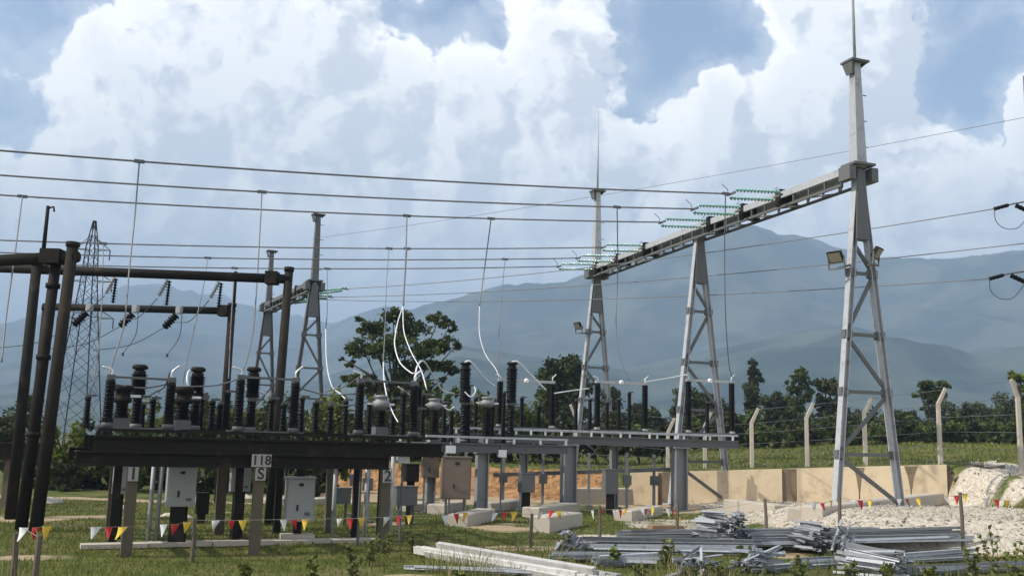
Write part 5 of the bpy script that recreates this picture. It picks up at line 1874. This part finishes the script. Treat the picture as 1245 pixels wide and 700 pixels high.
bar_m = mat('bar_steel', (.29, .305, .325), .5, .3, .25, 5, (.10, .10, .10), .3, 3, ovar=.55)
# ------------------------------------------------------------------ heaps of galvanised steel
BAR = {}


def bar_mesh(kind, L, w):
    key = (kind, round(L, 2), w)
    if key not in BAR:
        m = MB()
        a, b_ = Vector((-L / 2, 0, 0)), Vector((L / 2, 0, 0))
        if kind == 'angle':
            m.angle(a, b_, w)
        elif kind == 'tube':
            m.tube(a, b_, w / 2, w / 2, 8)
        elif kind == 'slab':
            m.beam(a, b_, w, w * .7)
        else:
            m.prism(a, b_, [(-w / 2, -w / 4), (w / 2, -w / 4), (w / 2, w / 4), (w * .4, w / 4), (w * .4, -w * .12), (-w * .4, -w * .12), (-w * .4, w / 4), (-w / 2, w / 4)])
        BAR[key] = m.mesh('bar', white_stone if kind == 'slab' else bar_m)
    return BAR[key]


def bundle(p0, p1, n, w, h, bar, label, seed, kinds=('angle', 'angle', 'channel'), spread=.05, mats=None, name='steel_bundle', lift=.06, part='bar', jl=.3, cat='steel bundle', tilt=0.03, grp='bundles of galvanised steel on the grass'):
    """a heap of bars lying from p0 to p1; w and h are the heap's width and height"""
    rr = random.Random(seed)
    c = (p0 + p1) / 2
    d = p1 - p0
    L = d.length
    d.normalize()
    up = (UP - d * d.z).normalized()
    side = d.cross(up).normalized()
    c.z = min(c.z, gz(c.x, c.y) + .6)
    root = thing(name, c, label, cat, grp)
    for i in range(n):
        a = rr.uniform(0, math.pi)
        r = math.sqrt(rr.random())
        o_ = side * (math.cos(a) * r * w / 2) + up * (math.sin(a) * r * h + lift)
        dd = (d + side * rr.uniform(-spread, spread) + up * rr.uniform(-tilt, tilt)).normalized()
        k = kinds[rr.randrange(len(kinds))]
        o = bpy.data.objects.new(part, bar_mesh(k, round(L * rr.choice((.82, .92, 1.0)), 2), bar * rr.choice((.8, 1.0))))
        col.objects.link(o)
        o.parent = root
        o.location = o_ + dd * rr.uniform(-jl, jl)
        q = dd.to_track_quat('X', 'Z')
        o.rotation_mode = 'QUATERNION'
        from mathutils import Quaternion
        o.rotation_quaternion = q @ Quaternion((1, 0, 0), rr.uniform(-.35, .35) + rr.choice((0, math.pi / 2, math.pi, -math.pi / 2)))
    return root


def gp(px, py, dz=0.0):
    p = gnd(px, py)
    return p + UP * dz


bundle(gp(705, 672), gp(925, 676), 22, .8, .26, .085, 'long steel bundle lying left of the ribbed bundles', 1, spread=.012, tilt=.01)
bundle(gp(850, 668), gp(1168, 664), 24, .8, .30, .085, 'longest steel bundle, reaching the tallest stake', 2, lift=.08, spread=.012, tilt=.008)
bundle(gp(745, 664), gp(1060, 661), 20, .6, .32, .085, 'long steel bundle at the back of the heap', 3, spread=.012, tilt=.008)
bundle(gp(1085, 700), gp(1250, 692), 10, .8, .12, .12, 'flat steel bundle at the lower right', 4)
bundle(gp(960, 690), gp(1180, 680), 8, .7, .10, .10, 'thin flat steel bundle below the longest one', 5)
bundle(gp(680, 684), gp(800, 684), 8, .6, .12, .10, 'short flat steel bundle right of white slabs', 6)
# end-on bundles
def endon(px, py, Y, w, h, n, ang, L, label, seed, bar=.09, lift=.05, z=None, spread=.08, tilt=.05):
    x = xat(px, Y, .3)
    c = Vector((x, Y, gz(x, Y) if z is None else z))
    d = Vector((math.cos(ang), math.sin(ang), 0)) * L / 2
    return bundle(c - d, c + d, n, w, h, bar, label, seed, spread=spread, lift=lift, jl=.12, tilt=tilt)


endon(868, 640, 24.2, .95, .78, 60, R(108), 1.2, 'rounded steel bundle, palest, behind the long bars', 11, .055, .08, spread=.14)
endon(897, 640, 23.9, .62, .82, 64, R(86), 1.1, 'ribbed steel bundle seen end-on behind the long bars', 12, .05, .08, spread=.06)
endon(985, 645, 23.6, .75, .68, 50, R(104), 1.1, 'steel bundle nearest the tower foot, ends splayed', 13, .055, .08, spread=.3)
endon(1022, 645, 23.4, .5, .60, 18, R(62), 1.2, 'small steel bundle tilted up on the long bars', 14, .075, .1, tilt=.4)
endon(692, 670, 22.0, .6, .46, 26, R(82), 1.2, 'steel bundle seen end-on at the left of the heap', 15, .07)
endon(848, 690, 18.9, .75, .42, 30, R(62), 1.0, 'tangled bundle of short steel in the weeds', 16, .06, spread=.6, tilt=.4)
endon(925, 680, 20.0, .75, .36, 28, R(45), 1.1, 'tangled bundle in front of the longest bars', 17, .06, spread=.5, tilt=.3)
endon(1062, 680, 19.6, .75, .50, 40, R(128), 1.2, 'crossed bundle of dark-ended steel before the gravel', 18, .065, spread=.15, tilt=.1)
endon(760, 680, 20.2, .8, .16, 16, R(20), 1.3, 'low scattered steel pieces left of the weeds', 19, .07, spread=.6)
# white slabs
bundle(gp(522, 676), gp(740, 714), 16, .8, .16, .15, 'stack of long white slabs lying in the foreground', 21, kinds=('slab',), spread=.05, name='slab_stack', part='slab', cat='slab stack', tilt=.01, lift=.09, grp=None)
bundle(gp(500, 693), gp(640, 702), 4, .5, .05, .09, 'thin grey bars beside the white slabs', 22, spread=.06)
